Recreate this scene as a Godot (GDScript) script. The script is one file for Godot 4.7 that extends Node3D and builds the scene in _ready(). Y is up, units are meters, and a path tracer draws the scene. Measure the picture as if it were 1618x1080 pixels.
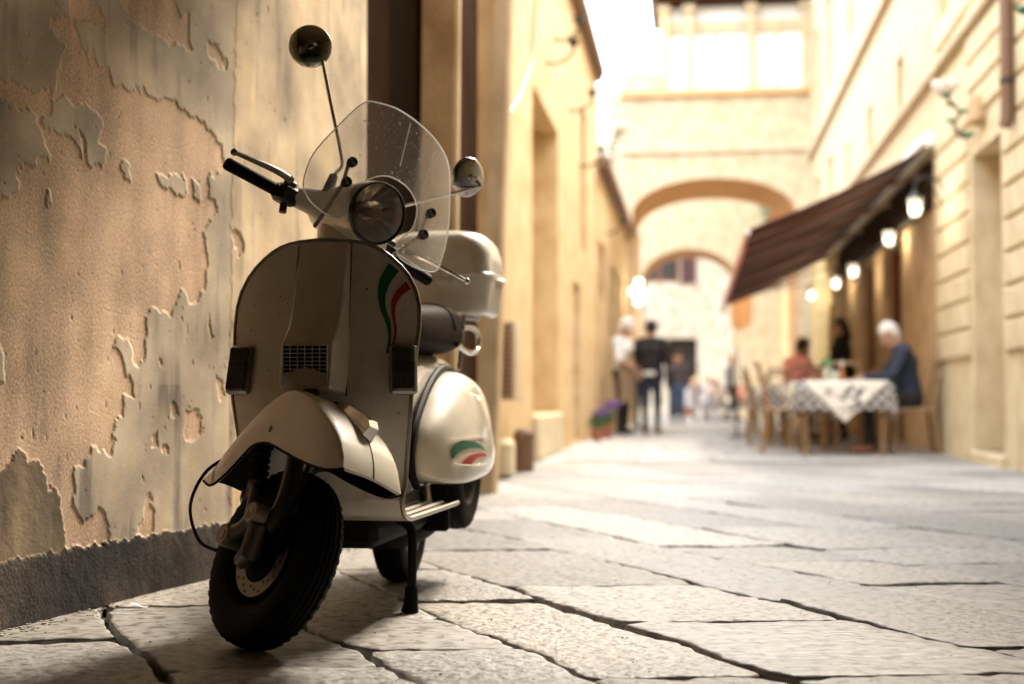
extends Node3D
# An old lane with a parked scooter. Metres, y up; the camera looks along -z, the lane runs a little to the right of it.

var M := {}
var X0 := Transform3D.IDENTITY
const RHAT := Vector3(0.9917, 0, 0.129)      # across the lane, to the right
const DHAT := Vector3(0.129, 0, -0.9917)     # along the lane, away from the camera
var LANE := Transform3D(Basis(Vector3(0.9917, 0, 0.129), Vector3.UP, Vector3(-0.129, 0, 0.9917)), Vector3.ZERO)
const WALL_L := -1.43
const WALL_R := 2.51

# ---------------------------------------------------------------- mesh builder
class MB:
	var v := PackedVector3Array()
	var col := PackedColorArray()
	var uv := PackedVector2Array()
	var c := Color.WHITE
	var x := Transform3D.IDENTITY
	func tri(a: Vector3, b: Vector3, d: Vector3) -> void:   # a, b, d run counter-clockwise seen from outside
		v.push_back(x * a); v.push_back(x * d); v.push_back(x * b)
		col.push_back(c); col.push_back(c); col.push_back(c)
	func quad(a: Vector3, b: Vector3, d: Vector3, e: Vector3) -> void:
		tri(a, b, d); tri(a, d, e)
	func fan(p: Array) -> void:
		for i in range(1, p.size() - 1): tri(p[0], p[i], p[i + 1])
	func strip(p: Array, q: Array, closed := true) -> void:   # two rings of equal length
		var n := p.size()
		for i in (n if closed else n - 1):
			var j := (i + 1) % n
			quad(p[i], p[j], q[j], q[i])
	func loft(rings: Array, closed := true, cap0 := true, cap1 := true) -> void:
		for i in rings.size() - 1: strip(rings[i], rings[i + 1], closed)
		if cap0:
			var r: Array = rings[0].duplicate(); r.reverse(); fan(r)
		if cap1: fan(rings[-1])
	func box(lo: Vector3, hi: Vector3) -> void:
		var p := func(i: int) -> Vector3: return Vector3(hi.x if i & 1 else lo.x, hi.y if i & 2 else lo.y, hi.z if i & 4 else lo.z)
		for f in [[4, 5, 7, 6], [1, 0, 2, 3], [5, 1, 3, 7], [0, 4, 6, 2], [6, 7, 3, 2], [0, 1, 5, 4]]:
			quad(p.call(f[0]), p.call(f[1]), p.call(f[2]), p.call(f[3]))
	func rbox(lo: Vector3, hi: Vector3, b: float) -> void:   # box with chamfered edges
		var m := (lo + hi) / 2; var h := (hi - lo) / 2
		b = minf(b, minf(h.x, minf(h.y, h.z)) * 0.95)
		var rings := []
		for k in 4:
			var y: float = [-h.y, -h.y + b, h.y - b, h.y][k]
			var i: float = b if k == 0 or k == 3 else 0.0
			var ring := []
			var hx := h.x - i; var hz := h.z - i; var q := b if i == 0.0 else b * 0.6
			for s in [[1, 1, 0], [1, 1, 1], [-1, 1, 1], [-1, 1, 0], [-1, -1, 0], [-1, -1, 1], [1, -1, 1], [1, -1, 0]]:
				ring.append(m + Vector3(s[0] * (hx - (q if s[2] else 0.0)), y, s[1] * (hz - (0.0 if s[2] else q))))
			ring.reverse()
			rings.append(ring)
		loft(rings)
	func tube(p: Array, r, n := 10, cap := true) -> void:   # r: a number or one radius per point
		var rings := []
		var side := Vector3.ZERO
		for i in p.size():
			var t: Vector3 = (p[mini(i + 1, p.size() - 1)] - p[maxi(i - 1, 0)]).normalized()
			if side == Vector3.ZERO: side = t.cross(Vector3.UP if absf(t.y) < 0.9 else Vector3.RIGHT).normalized()
			side = (side - t * side.dot(t)).normalized()
			var up := side.cross(t)
			var rr: float = r[i] if r is Array else r
			var ring := []
			for k in n:
				var a := TAU * k / n
				ring.append(p[i] + (side * cos(a) - up * sin(a)) * rr)
			rings.append(ring)
		loft(rings, true, cap, cap)
	func lathe(prof: Array, n: int, o: Vector3, axis: Vector3, cap := true) -> void:   # prof: Vector2(radius, height along axis)
		var s := axis.cross(Vector3.UP if absf(axis.y) < 0.9 else Vector3.RIGHT).normalized()
		var u := axis.cross(s)
		var rings := []
		for q in prof:
			var ring := []
			for k in n:
				var a := TAU * k / n
				ring.append(o + axis * q.y + (s * cos(a) + u * sin(a)) * maxf(q.x, 0.00005))
			rings.append(ring)
		loft(rings, true, cap, cap)
	func ball(o: Vector3, r: Vector3, n := 10, m := 7) -> void:
		var rings := []
		for i in m + 1:
			var a := PI * i / m - PI / 2
			var ring := []
			for k in n:
				var b := -TAU * k / n
				ring.append(o + Vector3(cos(b) * cos(a) * r.x, sin(a) * r.y, sin(b) * cos(a) * r.z))
			rings.append(ring)
		loft(rings, true, false, false)
	func prism(poly: PackedVector2Array, z0: float, z1: float, bevel := 0.0) -> void:   # outline in x, y; from z0 back to z1 front
		if Geometry2D.is_polygon_clockwise(poly): poly.reverse()   # (y up: counter-clockwise)
		var front := poly
		if bevel > 0.0:
			var off := Geometry2D.offset_polygon(poly, -bevel)
			if off.size() == 1 and off[0].size() == poly.size(): front = off[0]
		var id := Geometry2D.triangulate_polygon(poly)
		for i in id.size() / 3:
			var a := poly[id[i * 3]]; var b := poly[id[i * 3 + 1]]; var d := poly[id[i * 3 + 2]]
			if (b - a).cross(d - a) < 0: var t := b; b = d; d = t
			tri(Vector3(a.x, a.y, z1), Vector3(b.x, b.y, z1), Vector3(d.x, d.y, z1))
			tri(Vector3(a.x, a.y, z0), Vector3(d.x, d.y, z0), Vector3(b.x, b.y, z0))
		for i in poly.size():
			var a := poly[i]; var b := poly[(i + 1) % poly.size()]
			quad(Vector3(a.x, a.y, z0), Vector3(b.x, b.y, z0), Vector3(b.x, b.y, z1), Vector3(a.x, a.y, z1))
	func wall(cs: Array, cy: Array, open: Array, z0: float, z1: float) -> void:   # a slab in x, y from z0 to z1 with rectangular openings [x0, x1, y0, y1]
		for o in open:
			for k in 2:
				if not cs.has(o[k]): cs.append(o[k])
				if not cy.has(o[2 + k]): cy.append(o[2 + k])
		cs.sort(); cy.sort()
		var solid := func(i: int, j: int) -> bool:
			if i < 0 or j < 0 or i >= cs.size() - 1 or j >= cy.size() - 1: return false
			var mx: float = (cs[i] + cs[i + 1]) / 2; var my: float = (cy[j] + cy[j + 1]) / 2
			for o in open:
				if mx > o[0] and mx < o[1] and my > o[2] and my < o[3]: return false
			return true
		for i in cs.size() - 1:
			for j in cy.size() - 1:
				if not solid.call(i, j): continue
				var a: float = cs[i]; var b: float = cs[i + 1]; var p: float = cy[j]; var q: float = cy[j + 1]
				quad(Vector3(a, p, z1), Vector3(b, p, z1), Vector3(b, q, z1), Vector3(a, q, z1))
				quad(Vector3(b, p, z0), Vector3(a, p, z0), Vector3(a, q, z0), Vector3(b, q, z0))
				if not solid.call(i - 1, j): quad(Vector3(a, p, z0), Vector3(a, p, z1), Vector3(a, q, z1), Vector3(a, q, z0))
				if not solid.call(i + 1, j): quad(Vector3(b, p, z1), Vector3(b, p, z0), Vector3(b, q, z0), Vector3(b, q, z1))
				if not solid.call(i, j - 1): quad(Vector3(a, p, z0), Vector3(b, p, z0), Vector3(b, p, z1), Vector3(a, p, z1))
				if not solid.call(i, j + 1): quad(Vector3(a, q, z1), Vector3(b, q, z1), Vector3(b, q, z0), Vector3(a, q, z0))
	func mesh(angle := 38.0) -> ArrayMesh:   # smooth shading across edges flatter than the angle
		var nf := v.size() / 3
		var fn := PackedVector3Array(); fn.resize(nf)
		var fu := PackedVector3Array(); fu.resize(nf)
		var at := {}
		var keys := []
		for i in nf:
			var n := (v[i * 3 + 2] - v[i * 3]).cross(v[i * 3 + 1] - v[i * 3])
			fn[i] = n; fu[i] = n.normalized()
			for k in 3:
				var key := Vector3i((v[i * 3 + k] * 20000.0).round())
				keys.append(key)
				if at.has(key): at[key].append(i)
				else: at[key] = [i]
		var nn := PackedVector3Array(); nn.resize(v.size())
		var lim := cos(deg_to_rad(angle))
		for i in nf:
			var u := fu[i]
			for k in 3:
				var s := Vector3.ZERO
				for f in at[keys[i * 3 + k]]:
					if fu[f].dot(u) > lim: s += fn[f]
				nn[i * 3 + k] = s.normalized() if s.length_squared() > 0.0 else Vector3.UP
		var arr := []; arr.resize(Mesh.ARRAY_MAX)
		arr[Mesh.ARRAY_VERTEX] = v; arr[Mesh.ARRAY_NORMAL] = nn; arr[Mesh.ARRAY_COLOR] = col
		if uv.size() == v.size(): arr[Mesh.ARRAY_TEX_UV] = uv
		var am := ArrayMesh.new()
		am.add_surface_from_arrays(Mesh.PRIMITIVE_TRIANGLES, arr)
		return am

# ---------------------------------------------------------------- nodes
func obj(called: String, b, m: Material, parent: Node = self, angle := 38.0) -> MeshInstance3D:
	var o := MeshInstance3D.new()
	o.name = called
	o.mesh = b.mesh(angle) if b is MB else b
	o.material_override = m
	parent.add_child(o, true)
	return o

func tag(o: Node, label: String, category: String, group := "", kind := "") -> Node:
	if label: o.set_meta("label", label)
	if category: o.set_meta("category", category)
	if group: o.set_meta("group", group)
	if kind: o.set_meta("kind", kind)
	return o

func thing(called: String, label: String, category: String, x := Transform3D.IDENTITY, group := "") -> Node3D:
	var o := Node3D.new()
	o.name = called
	add_child(o, true)
	o.transform = x
	tag(o, label, category, group)
	return o

func sub(called: String, parent: Node, x := Transform3D.IDENTITY) -> Node3D:
	var o := Node3D.new()
	o.name = called
	parent.add_child(o, true)
	o.transform = x
	return o

func copy(o: Node3D, label := "", x = null) -> Node3D:
	var c: Node3D = o.duplicate()
	c.name = String(o.name).rstrip("0123456789")
	o.get_parent().add_child(c, true)
	if x != null: c.transform = x
	if label: c.set_meta("label", label)
	return c

func lane(r: float, s: float, y := 0.0) -> Transform3D:   # standing in the lane, own z towards the camera
	return Transform3D(LANE.basis, RHAT * r + DHAT * s + Vector3(0, y, 0))

# ---------------------------------------------------------------- materials
func lin(r: float, g: float, b: float, a := 1.0) -> Color:
	var k := Color(r, g, b).linear_to_srgb(); k.a = a
	return k

func mat(called: String, c: Color, rough := 0.8, metal := 0.0) -> StandardMaterial3D:
	var m := StandardMaterial3D.new()
	m.resource_name = called
	m.albedo_color = lin(c.r, c.g, c.b)
	m.roughness = rough
	m.metallic = metal
	M[called] = m
	return m

func noise(freq: float, oct := 4, sd := 1, kind := FastNoiseLite.TYPE_SIMPLEX_SMOOTH) -> FastNoiseLite:
	var n := FastNoiseLite.new()
	n.seed = sd; n.noise_type = kind; n.frequency = freq; n.fractal_octaves = oct
	return n

func noise_tex(freq: float, oct := 4, sd := 1, lo := 0.0, hi := 1.0, side := 512, kind := FastNoiseLite.TYPE_SIMPLEX_SMOOTH) -> NoiseTexture2D:
	var t := NoiseTexture2D.new()
	t.width = side; t.height = side; t.seamless = true; t.noise = noise(freq, oct, sd, kind)
	var g := Gradient.new(); g.set_color(0, Color(lo, lo, lo)); g.set_color(1, Color(hi, hi, hi))
	t.color_ramp = g
	return t

func ramp_tex(freq: float, oct: int, sd: int, stops: Array, side := 512) -> NoiseTexture2D:   # stops: [at, linear colour] ...
	var t := NoiseTexture2D.new()
	t.width = side; t.height = side; t.seamless = true; t.noise = noise(freq, oct, sd)
	var g := Gradient.new()
	var off := PackedFloat32Array(); var cs := PackedColorArray()
	for s in stops: off.append(s[0]); cs.append(lin(s[1].r, s[1].g, s[1].b))
	g.offsets = off; g.colors = cs
	t.color_ramp = g
	return t

func tri(m: StandardMaterial3D, size: Vector3) -> StandardMaterial3D:   # world triplanar, size in metres of one repeat
	m.uv1_triplanar = true
	m.uv1_world_triplanar = true
	m.uv1_scale = Vector3(1 / size.x, 1 / size.y, 1 / size.z)
	return m

func bump(m: StandardMaterial3D, t: Texture2D, cm: float) -> StandardMaterial3D:
	m.heightmap_enabled = true; m.heightmap_texture = t; m.heightmap_scale = cm
	return m

func lerp_table(t: Array, x: float) -> float:   # [[x, y], ...]
	if x <= t[0][0]: return t[0][1]
	for i in range(1, t.size()):
		if x <= t[i][0]:
			return lerpf(t[i - 1][1], t[i][1], (x - t[i - 1][0]) / (t[i][0] - t[i - 1][0]))
	return t[-1][1]

func smooth_table(t: Array, x: float) -> float:   # Catmull-Rom through the table
	var n := t.size()
	if x <= t[0][0]: return t[0][1]
	if x >= t[n - 1][0]: return t[n - 1][1]
	var i := 0
	while x > t[i + 1][0]: i += 1
	var a: Array = t[maxi(i - 1, 0)]; var b: Array = t[i]; var c: Array = t[i + 1]; var d: Array = t[mini(i + 2, n - 1)]
	var h: float = c[0] - b[0]
	var m0: float = (c[1] - a[1]) / maxf(c[0] - a[0], 1e-6) * h
	var m1: float = (d[1] - b[1]) / maxf(d[0] - b[0], 1e-6) * h
	var k: float = (x - b[0]) / h
	var k2 := k * k; var k3 := k2 * k
	return (2 * k3 - 3 * k2 + 1) * b[1] + (k3 - 2 * k2 + k) * m0 + (-2 * k3 + 3 * k2) * c[1] + (k3 - k2) * m1

func smooth_path(p: Array, per := 6) -> Array:   # Catmull-Rom through points
	var out := []
	var n := p.size()
	for i in n - 1:
		var a = p[maxi(i - 1, 0)]; var b = p[i]; var c = p[i + 1]; var d = p[mini(i + 2, n - 1)]
		for k in per:
			var t := float(k) / per
			out.append(0.5 * (2.0 * b + (c - a) * t + (2.0 * a - 5.0 * b + 4.0 * c - d) * t * t + (3.0 * b - a - 3.0 * c + d) * t * t * t))
	out.append(p[n - 1])
	return out

func flat(pts: Array, k := 1.0) -> PackedVector2Array:   # [x, y, x, y ...]
	var p := PackedVector2Array()
	for i in pts.size() / 2: p.append(Vector2(pts[i * 2], pts[i * 2 + 1]) * k)
	return p
# ---------------------------------------------------------------- the scene
func _ready() -> void:
	# camera: eye 0.56 m above the paving, tilted up 2.3 degrees; the lens is wide open and focused on the scooter
	var cam := Camera3D.new()
	cam.name = "camera"
	add_child(cam)
	cam.position = Vector3(0, 0.56, 0)
	cam.rotation = Vector3(atan(90.0 / 2200.0), 0, 0)
	cam.near = 0.05; cam.far = 400.0
	var ca := CameraAttributesPhysical.new()
	ca.frustum_focal_length = 24.0 * 2200.0 / 1080.0
	ca.frustum_focus_distance = 3.32
	ca.frustum_near = 0.05; ca.frustum_far = 400.0
	ca.exposure_aperture = 1.9
	cam.attributes = ca
	cam.fov = rad_to_deg(2.0 * atan(540.0 / 2200.0))
	cam.current = true
	# sky: bright even overcast
	var sm := ProceduralSkyMaterial.new()
	sm.sky_top_color = Color(0.93, 0.96, 1.0)
	sm.sky_horizon_color = Color(1.0, 0.985, 0.96)
	sm.sky_curve = 0.2
	sm.ground_bottom_color = Color(0.3, 0.28, 0.25)
	sm.ground_horizon_color = Color(0.5, 0.47, 0.42)
	sm.sun_angle_max = 1.0
	var env := Environment.new()
	env.background_mode = Environment.BG_SKY
	env.sky = Sky.new()
	env.sky.sky_material = sm
	env.background_energy_multiplier = 1.0
	env.tonemap_mode = Environment.TONE_MAPPER_LINEAR
	env.tonemap_exposure = EXPOSURE
	env.sdfgi_enabled = true; env.ssao_enabled = true; env.ssil_enabled = true
	var we := WorldEnvironment.new()
	we.name = "world_environment"
	we.environment = env
	add_child(we)
	# sun behind thin cloud, high over the far end of the lane
	var sun := DirectionalLight3D.new()
	sun.name = "sun"
	add_child(sun)
	sun.light_energy = 0.62
	sun.light_angular_distance = 16.0
	sun.light_color = Color(1.0, 0.94, 0.86)
	sun.shadow_enabled = true
	sun.look_at_from_position(Vector3(8, 16, -15), Vector3.ZERO)
	materials()
	ground()
	near_wall()
	left_buildings()
	right_buildings()
	bridges()
	shade_roof()
	scooter()
	awning()
	lamps()
	furniture()
	people()
	clutter()

const EXPOSURE := 7.3

func materials() -> void:
	var grain := noise_tex(0.09, 5, 11)
	var blot := noise_tex(0.012, 5, 12)
	M.grain = grain; M.blot = blot
	# plastered house fronts, each colour with blotches and weather streaks
	var fronts := {
		"ochre_plaster": [Color(0.50, 0.34, 0.17), Color(0.64, 0.47, 0.27)],
		"tan_plaster": [Color(0.42, 0.29, 0.16), Color(0.58, 0.43, 0.26)],
		"cream_plaster": [Color(0.47, 0.37, 0.23), Color(0.56, 0.46, 0.31)],
		"pale_plaster": [Color(0.43, 0.34, 0.22), Color(0.52, 0.44, 0.31)],
		"sand_stone": [Color(0.5, 0.41, 0.26), Color(0.64, 0.55, 0.38)],
		"yellow_plaster": [Color(0.62, 0.46, 0.2), Color(0.72, 0.57, 0.3)],
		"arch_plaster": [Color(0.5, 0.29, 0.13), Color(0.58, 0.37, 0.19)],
		"rubble_stone": [Color(0.4, 0.33, 0.24), Color(0.62, 0.54, 0.43)],
		"shade_roof_plaster": [Color(0.23, 0.16, 0.1), Color(0.31, 0.22, 0.14)],  # for the added roof and end wall, kept dark to cut bounced light
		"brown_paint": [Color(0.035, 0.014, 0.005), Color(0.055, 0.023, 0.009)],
	}
	var sd := 20
	for k in fronts:
		var m := mat(k, Color(1, 1, 1), 0.9)
		var a: Color = fronts[k][0]; var b: Color = fronts[k][1]
		m.albedo_texture = ramp_tex(0.011, 6, sd, [[0.2, a], [0.5, a.lerp(b, 0.6)], [0.8, b]])
		sd += 1
		tri(m, Vector3(1.7, 2.6, 1.7))
		bump(m, grain, 0.22)
		m.metallic_specular = 0.2
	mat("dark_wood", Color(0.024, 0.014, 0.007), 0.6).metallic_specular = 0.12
	mat("red_wood", Color(0.2, 0.06, 0.025), 0.55)
	mat("iron", Color(0.02, 0.018, 0.016), 0.55)
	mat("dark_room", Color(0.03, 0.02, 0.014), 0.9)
	mat("white_paint", Color(0.78, 0.76, 0.72), 0.6)
	mat("curtain_white", Color(0.8, 0.79, 0.76), 0.9)
	mat("roof_tile", Color(0.2, 0.12, 0.07), 0.85)
	mat("window_dark", Color(0.05, 0.05, 0.05), 0.15)
	mat("pipe_brown", Color(0.17, 0.09, 0.05), 0.5)
	mat("leaf_green", Color(0.06, 0.14, 0.05), 0.6)
	mat("terracotta", Color(0.4, 0.16, 0.08), 0.85)
	# paving
	var stone_tone := ramp_tex(0.02, 6, 40, [[0.22, Color(0.34, 0.32, 0.3)], [0.38, Color(0.74, 0.72, 0.69)], [0.55, Color(0.9, 0.89, 0.87)], [0.75, Color(1, 1, 1)]], 1024)
	var streak := noise(0.03, 6, 51).get_seamless_image(200, 1024)
	streak.resize(1024, 1024, Image.INTERPOLATE_CUBIC)
	for k in 3:
		var m := mat("paving_%s" % ["smooth", "chiselled", "worn"][k], Color(1, 1, 1), [0.5, 0.55, 0.48][k])
		m.vertex_color_use_as_albedo = true
		m.albedo_texture = stone_tone
		var size: float = [0.9, 0.7, 1.1][k]
		tri(m, Vector3(size, size, size * 1.0))
		bump(m, noise_tex([0.025, 0.02, 0.018][k], 7, 50 + k, 0.0, 1.0, 1024) if k == 0 else ImageTexture.create_from_image(streak), [0.35, 0.65, 0.4][k])
	var j := mat("joint_dirt", Color(0.06, 0.05, 0.042), 0.95)
	tri(bump(j, grain, 0.6), Vector3(0.25, 0.25, 0.25))

# ---------------------------------------------------------------- ground
func stone_mesh(poly: PackedVector2Array, tone: Color, rng: RandomNumberGenerator, fine: bool) -> ArrayMesh:
	# a worn slab: rough outline, rounded shoulder, uneven top; outline in x, z of the ground
	var pts := []
	var step := 0.035 if fine else 0.12
	var mid := Vector2.ZERO
	for p in poly: mid += p / poly.size()
	var wob := FastNoiseLite.new(); wob.seed = 77; wob.frequency = 1.1; wob.fractal_octaves = 3
	for i in poly.size():
		var a := poly[i]; var b := poly[(i + 1) % poly.size()]
		var n := maxi(2, int(a.distance_to(b) / step))
		var out := (b - a).orthogonal().normalized()
		for k in n:
			var t := float(k) / n
			var w := sin(t * PI)
			pts.append(a.lerp(b, t) + out * rng.randf_range(-0.006, 0.006) * (1.0 if fine else 0.5) + (mid - a).normalized() * (0.02 * pow(1.0 - w, 4.0)))
	for i in pts.size(): pts[i] += Vector2(wob.get_noise_2d(pts[i].x, pts[i].y), wob.get_noise_2d(pts[i].x + 50.0, pts[i].y)) * 0.03
	mid += Vector2(wob.get_noise_2d(mid.x, mid.y), wob.get_noise_2d(mid.x + 50.0, mid.y)) * 0.03
	var tilt := Vector2(rng.randf_range(-0.007, 0.007), rng.randf_range(-0.007, 0.007))
	var lift := rng.randf_range(-0.0035, 0.0035)
	var nz := FastNoiseLite.new(); nz.seed = rng.randi() % 1000; nz.frequency = 3.0; nz.fractal_octaves = 3
	var hgt := func(p: Vector2, k: float) -> float:
		return lift + (p - mid).dot(tilt) + nz.get_noise_2d(p.x, p.y) * 0.005 * k
	var b := MB.new()
	b.c = tone
	var rings := []
	for r in ([[0, -0.06], [0.0, -0.011], [0.004, -0.0035], [0.014, -0.0006], [0.06, 0.0], [0.16, 0.0]] if fine else [[0, -0.05], [0.0, -0.01], [0.02, 0.0], [0.08, 0.0]]):
		var ring := []
		for i in pts.size():
			var p: Vector2 = pts[i]
			var d := mid - p
			var chip := 1.0 + (nz.get_noise_2d(p.x * 6.0 + 9.0, p.y * 6.0) * 1.3 if fine else 0.0)
			p += d.normalized() * minf(r[0] * maxf(chip, 0.3), d.length() * 0.8)
			var y: float = r[1] * maxf(chip, 0.4) if r[1] > -0.04 else r[1]
			ring.append(Vector3(p.x, y + (hgt.call(p, 1.0) if r[1] > -0.04 else 0.0), p.y))
		rings.append(ring)
	var top: Array = rings[-1]
	for i in rings.size() - 1: b.strip(rings[i + 1], rings[i])
	var m := Vector3(mid.x, hgt.call(mid, 1.0), mid.y)
	for i in top.size(): b.tri(m, top[(i + 1) % top.size()], top[i])
	return b.mesh(50.0)

func ground() -> void:
	var b := MB.new()
	b.box(Vector3(-160, -0.6, -260), Vector3(160, -0.028, 60))
	var g := obj("ground", b, M.joint_dirt)
	tag(g, "", "", "", "structure")
	var lanepav := sub("pavement", self)
	tag(lanepav, "", "", "", "structure")
	var rng := RandomNumberGenerator.new(); rng.seed = 4
	var along := Vector2(0.39, 0.92).normalized()      # x, z: rows run towards the camera and to the right
	var across := Vector2(0.92, -0.39).normalized()
	var q := -3.35
	var cuts := [1.61, 2.19, 2.62]
	var far := MB.new()
	while q < 8.5:
		var w := rng.randf_range(0.34, 0.62)
		for c in cuts:
			if q < c - 0.12 and q + w > c - 0.2: w = c - q
		var t := -14.5 + rng.randf() * 0.5
		while t < 1.8:
			var l := rng.randf_range(0.5, 1.15)
			var gap := rng.randf_range(0.0004, 0.003) + (0.006 if rng.randf() < 0.13 else 0.0)
			var mid := across * (q + w / 2) + along * (t + l / 2)
			var s := mid.x * 0.129 - mid.y * 0.9917
			var r := mid.x * 0.9917 + mid.y * 0.129
			if s > -1.2 and s < 13.0 and r > (-2.1 if s < 8.0 else -2.0) and r < 3.0:
				var sk := 0.30 * w
				var j0 := rng.randf_range(-0.04, 0.04); var j1 := rng.randf_range(-0.04, 0.04)
				var a := q + gap; var e := q + w - gap
				var poly := PackedVector2Array([across * a + along * (t + gap - sk * 0.5), across * e + along * (t + gap + sk * 0.5), across * e + along * (t + l - gap + sk * 0.5), across * a + along * (t + l - gap - sk * 0.5)])
				for k in 4: poly[k] += across * rng.randf_range(-0.004, 0.004)
				if Geometry2D.is_polygon_clockwise(poly): poly.reverse()
				var v := rng.randf_range(0.2, 0.42)
				var wm := rng.randf_range(-0.03, 0.05)
				var tone := Color(v * (1.02 + wm), v, v * (0.96 - wm))
				var kind: int = [0, 0, 1, 1, 2, 2, 2][rng.randi() % 7]
				var o := MeshInstance3D.new()
				o.name = "paving_stone"
				o.mesh = stone_mesh(poly, tone, rng, s < 7.5)
				o.material_override = M[["paving_smooth", "paving_chiselled", "paving_worn"][kind]]
				lanepav.add_child(o, true)
			t += l
		q += w
	# farther on the slabs blur into one surface
	var fb := MB.new()
	var rows := 34
	for i in rows:
		var s0 := 12.6 + i * 1.15; var s1 := s0 + 1.14
		var y0 := 0.0; var y1 := 0.0
		var r := -1.6 + rng.randf() * -0.6
		while r < 2.7:
			var l := rng.randf_range(0.5, 0.9)
			var v := rng.randf_range(0.34, 0.44)
			fb.c = Color(v * 1.03, v, v * 0.95)
			var dy := rng.randf_range(-0.004, 0.004)
			var p := func(rr: float, ss: float, yy: float) -> Vector3: return RHAT * rr + DHAT * ss + Vector3(0, yy, 0)
			fb.quad(p.call(r, s0, y0 + dy), p.call(r + l - 0.012, s0, y0 + dy), p.call(r + l - 0.012, s1 - 0.012, y1 + dy), p.call(r, s1 - 0.012, y1 + dy))
			r += l
	var fo := obj("far_paving", fb, M.paving_smooth, lanepav)
	fo.set_meta("kind", "stuff")
# ---------------------------------------------------------------- the peeling wall beside the scooter
func raster(polys: Array, w: int, h: int, lo: Vector2, size: Vector2, val: int, data: PackedByteArray) -> void:   # scan-fills polygons (wall millimetres)
	for pl in polys:
		var p := flat(pl, 0.001)
		var n := p.size()
		var q := PackedVector2Array()
		for c in p: q.append(Vector2((c.x - lo.x) / size.x * w, (c.y - lo.y) / size.y * h))
		for y in h:
			var xs := []
			for i in n:
				var a := q[i]; var b := q[(i + 1) % n]
				if (a.y <= y) != (b.y <= y): xs.append(a.x + (y - a.y) / (b.y - a.y) * (b.x - a.x))
			xs.sort()
			for k in xs.size() / 2:
				for x in range(maxi(0, int(xs[k * 2])), mini(w, int(xs[k * 2 + 1]))): data[y * w + x] = val

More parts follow.
